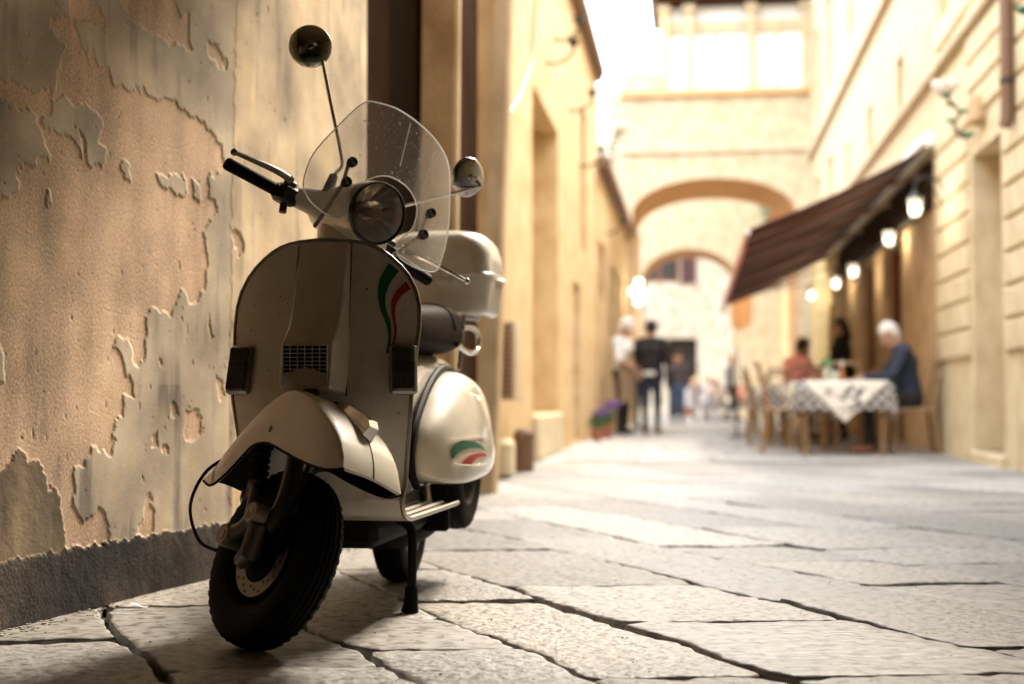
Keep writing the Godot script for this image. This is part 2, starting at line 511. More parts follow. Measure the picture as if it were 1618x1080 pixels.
func near_wall() -> void:
	# wall frame: x along the wall away from the camera, y up, z out into the lane
	var wx := Transform3D(Basis(Vector3(0.299, 0, -0.954), Vector3.UP, Vector3(0.954, 0, 0.299)), Vector3(-1.235, 0, -3.385))
	var house := thing("peeling_wall_house", "old wall with grey plaster peeling off salmon render beside the scooter", "building", wx)
	var lo := Vector2(-0.4, 0.0); var size := Vector2(2.6, 2.3)
	var w := 1040; var h := 920
	var grey := [
		[-91,1538,251,1635,253,1550,169,1541,164,1508,233,1483,218,1450,203,1408,183,1352,137,1339,118,1326,54,1328,25,1340,-31,1337,-450,1331,-450,1700],
		[275,1563,297,1495,320,1487,337,1459,348,1494,387,1463,435,1460,448,1430,494,1433,545,1429,597,1444,660,1426,753,1449,826,1429,927,1417,985,1391,1049,1356,1075,1289,976,1250,981,1189,1028,1172,1037,1143,986,1120,948,1063,981,973,965,962,959,910,907,842,814,888,772,804,659,819,632,792,622,659,580,648,547,706,533,735,475,722,463,703,509,680,523,636,561,608,569,567,524,567,513,506,479,506,469,405,445,400,376,428,337,377,295,379,292,290,341,228,403,268,448,231,465,100,2625,-79,2604,2340,722,1795,806,1706,846,1728,863,1621,736,1613,643,1616,554,1625,468,1668,467,1721,321,1679,340,1633,396,1608,409,1570,341,1566],
		[-450,1290,-30,1295,36,1278,64,1287,119,1276,140,1223,161,1189,182,1180,177,1169,131,1171,116,1153,53,1140,44,1108,50,1078,12,1054,-450,1012],
		[173,1331,225,1345,268,1331,345,1340,415,1320,381,1253,416,1246,417,1192,349,1181,331,1205,319,1249,297,1261,315,1202,293,1218,270,1247,222,1235,196,1246,144,1252,139,1273,179,1297],
		[678,1212,786,1225,850,1216,851,1171,759,1173,678,1186], [878,1227,930,1212,924,1150,879,1175], [488,1217,537,1218,544,1174,513,1172], [163,1088,181,1084,172,1045,159,1049],
		[-450,730,-17,721,-7,679,3,656,4,596,-450,572]]
	var dirty := [[-450,378,-9,388,64,429,84,413,163,398,185,340,237,306,260,209,262,100,-450,100]]
	var holes := [[855,527,913,522,946,499,936,454,878,426,835,449], [771,542,806,538,799,505,772,502], [1039,618,1070,614,1082,560,1048,548], [666,461,692,467,700,417,667,415], [713,409,760,422,760,397,707,395],
		[982,835,995,767,1017,756,991,745,975,789], [656,299,683,233,678,120,582,120,631,251], [688,696,715,657,702,649], [952,1674,1021,1683,1084,1631,1077,1598,1022,1613,968,1639], [1126,1098,1191,1097,1200,1034,1159,1021]]
	var mask := PackedByteArray(); mask.resize(w * h)
	raster(grey, w, h, lo, size, 1, mask)
	raster(dirty, w, h, lo, size, 2, mask)
	raster(holes, w, h, lo, size, 0, mask)
	var n1 := noise(0.045, 4, 3).get_image(w, h, false, false, true).get_data()
	var n2 := noise(0.045, 4, 4).get_image(w, h, false, false, true).get_data()
	var g1 := noise(0.24, 4, 5).get_image(w, h, false, false, true).get_data()       # fine grain
	var lg := noise(0.006, 5, 6).get_image(w, h, false, false, true).get_data()      # broad stains
	var st_im := noise(0.02, 4, 7).get_image(w, h / 6, false, false, true)           # vertical streaks
	st_im.resize(w, h, Image.INTERPOLATE_CUBIC)
	var st := st_im.get_data()
	var pit_im := noise(0.09, 2, 8).get_image(w, h / 2, false, false, true)
	pit_im.resize(w, h, Image.INTERPOLATE_CUBIC)
	var pit := pit_im.get_data()
	var ln_im := noise(0.012, 2, 9).get_image(w / 7, h, false, false, true)
	ln_im.resize(w, h, Image.INTERPOLATE_CUBIC)
	var lines := ln_im.get_data()
	var base := PackedByteArray(); base.resize(w * h)
	var colr := PackedByteArray(); colr.resize(w * h * 3)
	var hgt := PackedByteArray(); hgt.resize(w * h)
	for y in h:
		var wy := lo.y + size.y * y / h
		for x in w:
			var i := y * w + x
			var a := n1[i] - 128; var b := n2[i] - 128
			var sx := clampi(x + (a * 5 >> 7), 0, w - 1); var sy := clampi(y + (b * 7 >> 7), 0, h - 1)
			var k := mask[sy * w + sx]
			var s := lg[i]; var t := st[i]; var g := g1[i]
			var wa := lo.x + size.x * x / w
			var hh := 0.0; var bs := 0
			var r := 0.0; var gg := 0.0; var bb := 0.0
			if wy < 0.168 + a * 0.00010 + b * 0.00006:      # rough dark plinth
				hh = 150 + (b * 0.12)
				bs = int(hh)
				hh += (g - 128) * 0.4
				var d := 0.9 + (s - 128) * 0.005 + (g - 128) * 0.003 + (t - 128) * 0.002
				r = 66 * d; gg = 58 * d; bb = 52 * d
			elif k == 0:                                   # bare render
				hh = 40 + (s - 128) * 0.1
				bs = int(hh)
				hh += (g - 128) * 0.3 + a * 0.05
				if absi(lines[i] - 128) < 3 and s > 105: hh -= 22
				var d := 1.0 + (s - 128) * 0.0014 + (g - 128) * 0.0012 + (t - 128) * 0.0007
				r = 226 * d; gg = 195 * d; bb = 166 * d
				if pit[i] < 30: hh -= 34; bs -= 30; r *= 0.8; gg *= 0.78; bb *= 0.76
				if wy < 0.75 and wy > 0.3 and t < 58 and s < 110: r *= 0.92; gg *= 0.93; bb *= 0.94
			else:
				hh = 105 + (s - 128) * 0.08
				bs = int(hh)
				hh -= 28
				hh += (g - 128) * 0.05
				var d := 0.97 + (s - 128) * 0.0017 + (g - 128) * 0.0005
				r = 214 * d; gg = 199 * d; bb = 178 * d
				if wa > 1.12 + a * 0.00012 + maxf(0.0, wy - 1.2) * 0.03:     # the later, warmer coat
					hh += 10; bs += 26
					r = 234 * d; gg = 213 * d; bb = 182 * d
				var yel := clampf((t - 140) / 80.0, 0.0, 1.0) * clampf((s - 90) / 80.0, 0.0, 1.0) * (0.6 if wy < 0.7 else 0.3)
				r *= 1.0 - yel * 0.1; gg *= 1.0 - yel * 0.16; bb *= 1.0 - yel * 0.34
				var dk := clampf((100 - t) / 70.0, 0.0, 1.0) * (0.3 if wy < 0.6 else 0.14)
				r *= 1.0 - dk; gg *= 1.0 - dk; bb *= 1.0 - dk * 0.95
				if pit[i] < 32 and s < 132: hh -= 45; bs -= 40; r *= 0.86; gg *= 0.8; bb *= 0.74
				if k == 2:
					hh = 84 + (s - 128) * 0.2 + a * 0.1
					bs = int(hh)
					hh += (g - 128) * 0.25
					var e := 0.74 + (s - 128) * 0.002 + (t - 128) * 0.001
					r = 168 * e; gg = 148 * e; bb = 120 * e
			hgt[i] = clampi(int(hh), 0, 255); base[i] = clampi(bs, 0, 255)
			colr[i * 3] = clampi(int(r), 0, 255); colr[i * 3 + 1] = clampi(int(gg), 0, 255); colr[i * 3 + 2] = clampi(int(bb), 0, 255)
	var ci := Image.create_from_data(w, h, false, Image.FORMAT_RGB8, colr)
	var hi := Image.create_from_data(w, h, false, Image.FORMAT_L8, hgt)
	var m := mat("peeling_plaster", Color(1, 1, 1), 0.92)
	m.albedo_texture = ImageTexture.create_from_image(ci)
	bump(m, ImageTexture.create_from_image(hi), 0.19)
	m.texture_repeat = false
	# the surface itself: the coats have their real thickness
	var nx := 560; var ny := 500
	var v := PackedVector3Array(); v.resize((nx + 1) * (ny + 1))
	var nn := PackedVector3Array(); nn.resize(v.size())
	var uv := PackedVector2Array(); uv.resize(v.size())
	for j in ny + 1:
		for i in nx + 1:
			var u := float(i) / nx; var t := float(j) / ny
			var pxl := base[mini(int(t * h), h - 1) * w + mini(int(u * w), w - 1)]
			v[j * (nx + 1) + i] = Vector3(lo.x + size.x * u, lo.y + size.y * t, pxl * 0.000036 - 0.004)
			uv[j * (nx + 1) + i] = Vector2(u, t)
	for j in ny + 1:
		for i in nx + 1:
			var a := v[j * (nx + 1) + maxi(i - 1, 0)]; var b := v[j * (nx + 1) + mini(i + 1, nx)]
			var c := v[maxi(j - 1, 0) * (nx + 1) + i]; var d := v[mini(j + 1, ny) * (nx + 1) + i]
			nn[j * (nx + 1) + i] = (b - a).cross(d - c).normalized()
	var id := PackedInt32Array(); id.resize(nx * ny * 6)
	var o := 0
	for j in ny:
		for i in nx:
			var k := j * (nx + 1) + i
			id[o] = k; id[o + 1] = k + nx + 1; id[o + 2] = k + 1
			id[o + 3] = k + 1; id[o + 4] = k + nx + 1; id[o + 5] = k + nx + 2
			o += 6
	var arr := []; arr.resize(Mesh.ARRAY_MAX)
	arr[Mesh.ARRAY_VERTEX] = v; arr[Mesh.ARRAY_NORMAL] = nn; arr[Mesh.ARRAY_TEX_UV] = uv; arr[Mesh.ARRAY_INDEX] = id
	var am := ArrayMesh.new(); am.add_surface_from_arrays(Mesh.PRIMITIVE_TRIANGLES, arr)
	obj("peeling_plaster", am, m, house)
	# the masonry behind it and the wall beyond the frame
	var b := MB.new()
	b.box(Vector3(-0.4, -0.3, -0.5), Vector3(2.2, 2.3, -0.014))
	b.box(Vector3(-9.0, -0.3, -0.5), Vector3(-0.401, 5.2, 0.0))
	b.box(Vector3(-0.4, 2.301, -0.5), Vector3(2.2, 5.2, 0.0))
	obj("wall", b, M.tan_plaster, house)

# ---------------------------------------------------------------- left side of the lane
func left_buildings() -> void:
	# doorways just past the scooter; the doors sit deep in shade
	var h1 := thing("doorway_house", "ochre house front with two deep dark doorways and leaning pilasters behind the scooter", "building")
	var P := func(x: float, d: float, y: float, lean := 0.0) -> Vector3: return Vector3(x + lean * y, y, -d)
	var top := 5.2
	var wallstrip := func(pts: Array, called: String, m: Material, lean := 0.0, y0 := -0.05, y1 := top) -> void:   # pts: [x, depth] along the plan
		var b := MB.new()
		for i in pts.size() - 1:
			var p: Array = pts[i]; var q: Array = pts[i + 1]
			for k in 6:
				var a := lerpf(y0, y1, k / 6.0); var c := lerpf(y0, y1, (k + 1) / 6.0)
				b.quad(P.call(p[0], p[1], a, lean), P.call(q[0], q[1], a, lean), P.call(q[0], q[1], c, lean), P.call(p[0], p[1], c, lean))
		obj(called, b, m, h1)
	# edge of the peeling wall, door recess, jamb, second recess, corner pilaster
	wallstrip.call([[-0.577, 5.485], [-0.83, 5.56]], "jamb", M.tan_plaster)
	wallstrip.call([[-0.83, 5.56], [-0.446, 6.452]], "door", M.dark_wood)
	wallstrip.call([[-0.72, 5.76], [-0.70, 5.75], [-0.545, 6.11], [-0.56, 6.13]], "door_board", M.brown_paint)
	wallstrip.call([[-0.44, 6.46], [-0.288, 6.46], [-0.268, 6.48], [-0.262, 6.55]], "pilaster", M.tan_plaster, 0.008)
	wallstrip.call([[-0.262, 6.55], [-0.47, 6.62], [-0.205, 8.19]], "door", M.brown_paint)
	wallstrip.call([[-0.205, 8.2], [-0.118, 8.22], [-0.1, 8.25], [-0.085, 8.4]], "pilaster", M.tan_plaster, 0.034)
	wallstrip.call([[-0.085, 8.4], [-0.3, 8.45], [-0.26, 8.95], [-0.12, 9.2]], "wall", M.ochre_plaster, 0.02)
	var ms := MB.new()
	ms.box(Vector3(-4.5, -0.3, -8.4), Vector3(-0.9, top, -5.7))
	obj("masonry", ms, M.tan_plaster, h1)
	# long ochre front with tall openings
	var a := thing("ochre_house", "ochre house front with tall deep openings and iron brackets along the left of the lane", "building", lane(0, 0))
	var b := MB.new()
	b.x = Transform3D(Basis(Vector3(0, 0, -1), Vector3.UP, Vector3(1, 0, 0)), Vector3(WALL_L, 0, 0))
	var open := [[12.4, 14.85, 0.42, 3.42], [16.75, 17.75, 0.05, 2.0], [17.9, 18.75, 2.5, 4.4]]
	b.wall([9.05, 20.9], [-0.05, 5.35], open, -0.45, 0.0)
	obj("wall", b, M.ochre_plaster, a)
	b = MB.new()
	b.box(Vector3(WALL_L - 0.44, 0.42, -14.85), Vector3(WALL_L - 0.32, 3.42, -12.4))
	obj("door", b, M.yellow_plaster, a)
	b = MB.new(); b.rbox(Vector3(WALL_L - 0.3, 0.0, -14.84), Vector3(WALL_L + 0.05, 0.415, -12.41), 0.02)
	obj("doorstep", b, M.sand_stone, a)
	b = MB.new(); b.box(Vector3(WALL_L - 0.4, 2.5, -18.75), Vector3(WALL_L - 0.3, 4.4, -17.9))
	obj("shutter", b, M.brown_paint, a)
	b = MB.new()
	b.rbox(Vector3(WALL_L - 0.5, 5.35, -20.95), Vector3(WALL_L + 0.1, 5.45, -9.0), 0.02)
	for i in 60: b.lathe([Vector2(0.07, 0), Vector2(0.075, 0.4)], 6, Vector3(WALL_L - 0.26, 5.47, -9.1 - i * 0.198), Vector3(1, 0, 0))
	obj("eaves", b, M.roof_tile, a)
	# grey arched door: boards with pale upper panes
	var dr := MB.new()
	dr.x = Transform3D(Basis(Vector3(0, 0, -1), Vector3.UP, Vector3(1, 0, 0)), Vector3(WALL_L - 0.2, 0, 0))
	var arch := PackedVector2Array([Vector2(16.75, 0.05), Vector2(17.75, 0.05), Vector2(17.75, 1.4)])
	for k in 9: arch.append(Vector2(17.25 + 0.5 * cos(PI * (k + 1) / 10.0), 1.4 + 0.58 * sin(PI * (k + 1) / 10.0)))
	arch.append(Vector2(16.75, 1.4))
	dr.prism(arch, 0.0, 0.06)
	var ad := obj("arched_door", dr, M.iron, a)
	for k in 4:
		dr = MB.new(); dr.x = Transform3D(Basis(Vector3(0, 0, -1), Vector3.UP, Vector3(1, 0, 0)), Vector3(WALL_L - 0.2, 0, 0))
		dr.rbox(Vector3(16.8 + k * 0.24, 0.15, 0.062), Vector3(16.8 + k * 0.24 + 0.18, 1.75, 0.09), 0.01)
		obj("door_board", dr, M.white_paint, ad)
	# lower ochre front up to the bridge
	var c := thing("low_ochre_house", "lower ochre front with small openings between the long ochre house and the bridge", "building", lane(0, 0))
	b = MB.new()
	b.x = Transform3D(Basis(Vector3(0, 0, -1), Vector3.UP, Vector3(1, 0, 0)), Vector3(WALL_L + 0.02, 0, 0))
	b.wall([20.91, 30.0], [-0.05, 4.05], [[21.2, 22.4, 2.1, 3.0], [24.2, 25.5, 0.05, 2.9], [27.0, 28.2, 0.05, 3.0]], -0.45, 0.0)
	obj("wall", b, M.ochre_plaster, c)
	for o in [[21.2, 22.4, 2.1, 3.0], [24.2, 25.5, 0.05, 2.9], [27.0, 28.2, 0.05, 3.0]]:
		b = MB.new(); b.box(Vector3(WALL_L - 0.4, o[2], -o[1]), Vector3(WALL_L - 0.3, o[3], -o[0]))
		obj("door" if o[2] < 1 else "shutter", b, M.brown_paint, c)
	b = MB.new(); b.rbox(Vector3(WALL_L - 0.5, 4.05, -30.0), Vector3(WALL_L + 0.14, 4.16, -20.92), 0.02)
	for i in 45: b.lathe([Vector2(0.07, 0), Vector2(0.075, 0.4)], 6, Vector3(WALL_L - 0.22, 4.18, -21.0 - i * 0.198), Vector3(1, 0, 0))
	obj("eaves", b, M.roof_tile, c)

# ---------------------------------------------------------------- right side
func lane_wall(o: Node3D, called: String, m: Material, s0: float, s1: float, y0: float, y1: float, open: Array, thick := 0.6) -> void:
	var b := MB.new()
	b.x = Transform3D(Basis(Vector3(0, 0, 1), Vector3.UP, Vector3(-1, 0, 0)), Vector3(WALL_R, 0, 0))   # x: towards the camera is +, so s = -x
	var op := []
	for q in open: op.append([-q[1], -q[0], q[2], q[3]])
	b.wall([-s1, -s0], [y0, y1], op, -thick, 0.0)
	obj(called, b, m, o)

func rbox_part(o: Node, called: String, m: Material, lo: Vector3, hi: Vector3, bev := 0.015) -> MeshInstance3D:
	var b := MB.new(); b.rbox(lo, hi, bev)
	return obj(called, b, m, o)

func right_buildings() -> void:
	var a := thing("rusticated_house", "sand coloured house with rusticated stone courses and a tall doorway at the right", "building", lane(0, 0))
	lane_wall(a, "wall", M.sand_stone, -6.0, 14.75, -0.05, 7.2, [[11.75, 12.95, 0.1, 2.75], [14.0, 14.6, 4.0, 4.75]])
	rbox_part(a, "door", M.ochre_plaster, Vector3(WALL_R + 0.35, 0.0, -12.95), Vector3(WALL_R + 0.5, 2.75, -11.75))
	rbox_part(a, "doorstep", M.sand_stone, Vector3(WALL_R - 0.05, -0.02, -13.0), Vector3(WALL_R + 0.4, 0.1, -11.7))
	for k in 13:
		var y := 0.93 + k * 0.265
		for seg in [[9.0, 11.62], [13.08, 14.7]]:
			if y > 3.2 and y < 3.9 and seg[0] > 12: continue
			rbox_part(a, "stone_course", M.sand_stone, Vector3(WALL_R - 0.035, y + 0.012, -seg[1]), Vector3(WALL_R + 0.05, y + 0.253, -seg[0]), 0.018)
		if k >= 8: rbox_part(a, "stone_course", M.sand_stone, Vector3(WALL_R - 0.033, y + 0.012, -13.07), Vector3(WALL_R + 0.05, y + 0.253, -11.63), 0.018)
	rbox_part(a, "keystone", M.tan_plaster, Vector3(WALL_R - 0.1, 2.95, -12.6), Vector3(WALL_R + 0.05, 3.2, -12.3), 0.03)
	rbox_part(a, "string_course", M.pale_plaster, Vector3(WALL_R - 0.09, 3.86, -14.74), Vector3(WALL_R + 0.05, 3.99, -8.0), 0.02)
	rbox_part(a, "string_course", M.pale_plaster, Vector3(WALL_R - 0.11, 5.6, -14.74), Vector3(WALL_R + 0.05, 5.76, -8.0), 0.02)
	# middle house with the restaurant on the ground floor
	var c := thing("restaurant_house", "cream house with the restaurant entrances under the awning and small upper windows", "building", lane(0, 0))
	var open := [[17.3, 18.9, 0.03, 2.5], [19.9, 21.4, 0.03, 2.5]]
	var shut := []
	for s in [17.0, 19.9, 22.8]: shut.append([s, s + 0.55, 4.0, 4.72])
	for s in [16.0, 19.2, 22.0]: shut.append([s, s + 0.9, 6.3, 8.0])
	lane_wall(c, "wall", M.cream_plaster, 14.76, 24.4, 2.75, 10.5, shut)
	rbox_part(c, "fascia_board", M.dark_wood, Vector3(WALL_R - 0.09, 2.56, -23.9), Vector3(WALL_R + 0.02, 3.04, -15.0))
	lane_wall(c, "ground_floor", M.tan_plaster, 14.76, 24.4, -0.05, 2.745, open)
	for q in shut: rbox_part(c, "window", M.tan_plaster, Vector3(WALL_R + 0.3, q[2], -q[1]), Vector3(WALL_R + 0.4, q[3], -q[0]))
	for q in open:
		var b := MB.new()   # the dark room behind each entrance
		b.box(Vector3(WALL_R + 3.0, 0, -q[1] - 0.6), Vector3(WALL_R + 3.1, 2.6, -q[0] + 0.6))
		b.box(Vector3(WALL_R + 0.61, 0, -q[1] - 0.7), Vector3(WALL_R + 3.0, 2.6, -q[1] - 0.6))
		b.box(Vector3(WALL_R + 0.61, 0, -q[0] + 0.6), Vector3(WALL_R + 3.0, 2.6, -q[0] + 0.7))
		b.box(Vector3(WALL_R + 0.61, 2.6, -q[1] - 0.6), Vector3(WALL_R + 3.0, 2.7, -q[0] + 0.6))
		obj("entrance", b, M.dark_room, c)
		rbox_part(c, "door_frame", M.red_wood, Vector3(WALL_R + 0.1, 0.0, -q[1] + 0.002), Vector3(WALL_R + 0.2, 2.5, -q[1] + 0.1))
		rbox_part(c, "door_frame", M.red_wood, Vector3(WALL_R + 0.1, 0.0, -q[0] - 0.1), Vector3(WALL_R + 0.2, 2.5, -q[0] - 0.002))
	rbox_part(c, "string_course", M.pale_plaster, Vector3(WALL_R - 0.09, 3.86, -24.4), Vector3(WALL_R + 0.05, 3.99, -14.76), 0.02)
	rbox_part(c, "string_course", M.pale_plaster, Vector3(WALL_R - 0.11, 5.6, -24.4), Vector3(WALL_R + 0.05, 5.76, -14.76), 0.02)
	# yellow house beyond
	var e := thing("yellow_house", "yellow house front with narrow doors beyond the awning", "building", lane(0, 0))
	var doors := [[25.6, 26.4, 0.1, 2.3], [28.0, 28.8, 0.1, 2.3], [31.0, 31.9, 0.1, 2.4], [35.0, 36.0, 0.1, 2.4]]
	var wins := []
	for s in [25.5, 28.0]: wins.append([s, s + 0.9, 3.95, 5.0]); wins.append([s, s + 0.9, 6.3, 8.0])
	lane_wall(e, "wall", M.yellow_plaster, 24.41, 41.0, -0.05, 3.5, doors)
	lane_wall(e, "upper_wall", M.cream_plaster, 24.41, 41.0, 3.503, 10.5, wins)
	for q in doors: rbox_part(e, "door", M.red_wood, Vector3(WALL_R + 0.25, q[2], -q[1]), Vector3(WALL_R + 0.35, q[3], -q[0]))
	for q in wins: rbox_part(e, "window", M.tan_plaster, Vector3(WALL_R + 0.3, q[2], -q[1]), Vector3(WALL_R + 0.4, q[3], -q[0]))
	rbox_part(e, "string_course", M.pale_plaster, Vector3(WALL_R - 0.09, 3.86, -29.9), Vector3(WALL_R + 0.05, 3.99, -24.41), 0.02)
	rbox_part(e, "string_course", M.pale_plaster, Vector3(WALL_R - 0.11, 5.6, -29.9), Vector3(WALL_R + 0.05, 5.76, -24.41), 0.02)

# ---------------------------------------------------------------- bridges over the lane and the house that closes it
func arch_wall(o: Node3D, called: String, m: Material, msoffit: Material, r0: float, r1: float, s0: float, s1: float, top: float, a0: float, a1: float, spring: float, crown: float) -> void:
	# a wall across the lane from r0 to r1 with a segmental arch from a0 to a1, and its soffit
	var b := MB.new(); var f := MB.new()
	var c := (a0 + a1) / 2; var hw := (a1 - a0) / 2; var n := 24
	var curve := []
	for i in n + 1:
		var x := -cos(PI * i / n)
		curve.append(Vector2(c + hw * x, spring + (crown - spring) * sqrt(maxf(0.0, 1.0 - x * x))))
	for z in [-s0, -s1]:
		var fr: bool = z == -s0
		var q := func(p0: Vector2, p1: Vector2, p2: Vector2, p3: Vector2) -> void:
			var l := [Vector3(p0.x, p0.y, z), Vector3(p1.x, p1.y, z), Vector3(p2.x, p2.y, z), Vector3(p3.x, p3.y, z)]
			if not fr: l.reverse()
			b.quad(l[0], l[1], l[2], l[3])
		q.call(Vector2(r0, -0.05), Vector2(a0, -0.05), Vector2(a0, top), Vector2(r0, top))
		q.call(Vector2(a1, -0.05), Vector2(r1, -0.05), Vector2(r1, top), Vector2(a1, top))
		for i in n: q.call(curve[i], curve[i + 1], Vector2(curve[i + 1].x, top), Vector2(curve[i].x, top))
	b.quad(Vector3(r0, top, -s0), Vector3(r1, top, -s0), Vector3(r1, top, -s1), Vector3(r0, top, -s1))
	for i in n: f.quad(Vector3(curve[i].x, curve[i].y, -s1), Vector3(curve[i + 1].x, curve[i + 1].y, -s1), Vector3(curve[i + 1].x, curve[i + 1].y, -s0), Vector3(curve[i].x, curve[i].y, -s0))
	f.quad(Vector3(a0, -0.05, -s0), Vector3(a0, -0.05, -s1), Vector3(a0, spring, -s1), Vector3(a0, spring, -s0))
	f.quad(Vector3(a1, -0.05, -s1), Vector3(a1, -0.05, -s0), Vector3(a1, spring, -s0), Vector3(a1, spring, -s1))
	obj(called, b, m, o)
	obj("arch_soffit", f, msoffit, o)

func bridges() -> void:
	var L := WALL_L + 0.0; var R := WALL_R
	var a := thing("bridge_house", "cream house bridging the lane on an arch with a glazed loggia above", "building", lane(0, 0))
	arch_wall(a, "bridge_wall", M.pale_plaster, M.arch_plaster, L - 0.3, R - 0.004, 30.02, 33.2, 7.1, L + 0.14, R - 0.32, 4.55, 5.3)
	rbox_part(a, "string_course", M.arch_plaster, Vector3(L - 0.1, 7.06, -30.06), Vector3(R - 0.01, 7.2, -29.9), 0.02)
	rbox_part(a, "string_course", M.pale_plaster, Vector3(L - 0.1, 5.84, -30.02), Vector3(R - 0.01, 5.96, -29.94), 0.02)
	# loggia: pilasters, curtained windows between them, beam and eaves
	rbox_part(a, "curtain_wall", M.curtain_white, Vector3(L + 0.75, 7.1, -33.2), Vector3(R - 0.005, 9.1, -30.3))
	rbox_part(a, "side_wall", M.pale_plaster, Vector3(L - 0.1, 7.1, -33.0), Vector3(L + 0.74, 7.65, -30.0))
	for r in [L + 0.76, L + 1.3, L + 2.62, R - 0.18]:
		rbox_part(a, "pilaster", M.yellow_plaster if r < L + 1 else M.cream_plaster, Vector3(r, 7.2, -30.31), Vector3(r + 0.17, 9.08, -30.05), 0.01)
		rbox_part(a, "capital", M.cream_plaster, Vector3(r - 0.05, 8.93, -30.31), Vector3(r + 0.22, 9.08, -29.98), 0.02)
	for r in [L + 1.93, L + 3.2]: rbox_part(a, "mullion", M.yellow_plaster, Vector3(r, 7.2, -30.31), Vector3(r + 0.06, 8.75, -30.24), 0.01)
	rbox_part(a, "transom", M.cream_plaster, Vector3(L + 0.76, 8.5, -30.31), Vector3(R - 0.01, 8.75, -30.22), 0.01)
	rbox_part(a, "beam", M.brown_paint, Vector3(L + 0.7, 9.105, -33.2), Vector3(R - 0.01, 9.4, -29.85), 0.02)
	rbox_part(a, "eaves", M.roof_tile, Vector3(L + 0.5, 9.405, -33.4), Vector3(R - 0.01, 9.6, -29.5), 0.02)
	# second arch
	var c := thing("second_bridge_house", "pale house on the second smaller arch beyond the bridge", "building", lane(0, 0))
	arch_wall(c, "bridge_wall", M.pale_plaster, M.arch_plaster, L - 0.6, R - 0.004, 40.0, 42.5, 8.6, L - 0.02, L + 2.66, 3.95, 4.85)
	# house at the end
	var e := thing("end_house", "rubble stone house closing the lane with a black doorway and a shuttered window", "building", lane(0, 0))
	var b := MB.new()
	b.x = Transform3D(Basis(Vector3.RIGHT, Vector3.UP, Vector3.BACK), Vector3(0, 0, -46.0))
	var dx0 := -0.82; var wx0 := -1.75
	b.wall([-9.0, 9.0], [-0.05, 11.0], [[dx0, dx0 + 0.95, 0.0, 2.55], [wx0, wx0 + 1.3, 4.4, 5.5]], -0.5, 0.0)
	obj("wall", b, M.rubble_stone, e)
	rbox_part(e, "doorway", M.dark_room, Vector3(dx0, 0.0, -46.45), Vector3(dx0 + 0.95, 2.55, -46.3))
	rbox_part(e, "door_panel", M.red_wood, Vector3(dx0 + 0.5, 0.0, -46.29), Vector3(dx0 + 0.94, 1.2, -46.2))
	rbox_part(e, "window_frame", M.red_wood, Vector3(wx0, 4.4, -46.3), Vector3(wx0 + 1.3, 5.5, -46.24))
	for k in 2: rbox_part(e, "pane", M.window_dark, Vector3(wx0 + 0.08 + k * 0.62, 4.5, -46.239), Vector3(wx0 + 0.58 + k * 0.62, 5.42, -46.22), 0.004)
	var sh := rbox_part(e, "shutter", mat("plum_paint", Color(0.09, 0.035, 0.035), 0.6), Vector3(wx0 + 1.36, 4.35, -45.99), Vector3(wx0 + 1.86, 5.55, -45.94))
	for k in 11: rbox_part(sh, "louvre", M.plum_paint, Vector3(wx0 + 1.42, 4.42 + k * 0.1, -45.938), Vector3(wx0 + 1.8, 4.47 + k * 0.1, -45.92), 0.008)
	rbox_part(e, "cornice", M.pale_plaster, Vector3(-9.0, 6.0, -46.0), Vector3(9.0, 6.12, -45.9))

# ---------------------------------------------------------------- unseen roof and end wall, added to shade the near lane
func shade_roof() -> void:
	var p := thing("added_shade_roof", "unseen roof and end wall added around the camera to shade the near lane", "building", lane(0, 0))
	rbox_part(p, "shade_ceiling", M.shade_roof_plaster, Vector3(-4.5, 3.0, -5.5), Vector3(3.2, 5.4, 6.0), 0.02)
	rbox_part(p, "shade_back_wall", M.shade_roof_plaster, Vector3(-5.5, -0.1, 6.001), Vector3(3.2, 5.4, 6.5), 0.02)
# ---------------------------------------------------------------- the scooter
# own frame: x to the right of the picture, y up, z forward towards the camera; the rear axle stands over the origin
const XC := 0.022
var FORK := Transform3D.IDENTITY    # steering frame: x along the bars, y up the steering column, z ahead of it

func shield_half(y: float) -> float:
	return smooth_table([[0.285, 0.203], [0.34, 0.204], [0.40, 0.209], [0.47, 0.217], [0.53, 0.224], [0.6, 0.229], [0.70, 0.234], [0.766, 0.237], [0.82, 0.228], [0.861, 0.209], [0.90, 0.176], [0.93, 0.137], [0.943, 0.108], [0.951, 0.07], [0.9545, 0.03]], y)

func shield_z(x: float, y: float) -> float:
	var k := clampf((y - 0.27) / 0.1, 0.0, 1.0)
	return 1.005 - 0.2 * (y - 0.3) - maxf(0.0, 0.56 - y) * 0.42 - 0.95 * (x - XC) * (x - XC) * k

func cowl_at(z: float, t: float) -> Vector3:
	var w := smooth_table([[-.47, .0], [-.45, .05], [-.38, .095], [-.25, .127], [-.1, .138], [.05, .138], [.16, .132], [.25, .117], [.32, .093], [.38, .05], [.405, .0]], z)
	var yt := smooth_table([[-.47, .52], [-.38, .585], [-.2, .635], [-.05, .648], [.05, .635], [.15, .602], [.24, .556], [.34, .488], [.39, .43], [.405, .39]], z)
	var yb := smooth_table([[-.47, .45], [-.38, .37], [-.2, .325], [0, .312], [.2, .31], [.34, .325], [.39, .35], [.405, .38]], z)
	var sx := smooth_table([[0, 0], [.1, .3], [.2, .54], [.3, .72], [.42, .87], [.55, .96], [.66, 1], [.76, 1], [.84, .96], [.9, .84], [.95, .5], [1, 0]], t)
	var sy := smooth_table([[0, 1], [.1, .985], [.2, .93], [.3, .83], [.42, .63], [.55, .41], [.66, .24], [.76, .11], [.84, .045], [.9, .01], [.95, 0], [1, 0]], t)
	return Vector3(0.125 + w * sx, yb + (yt - yb) * sy, z)

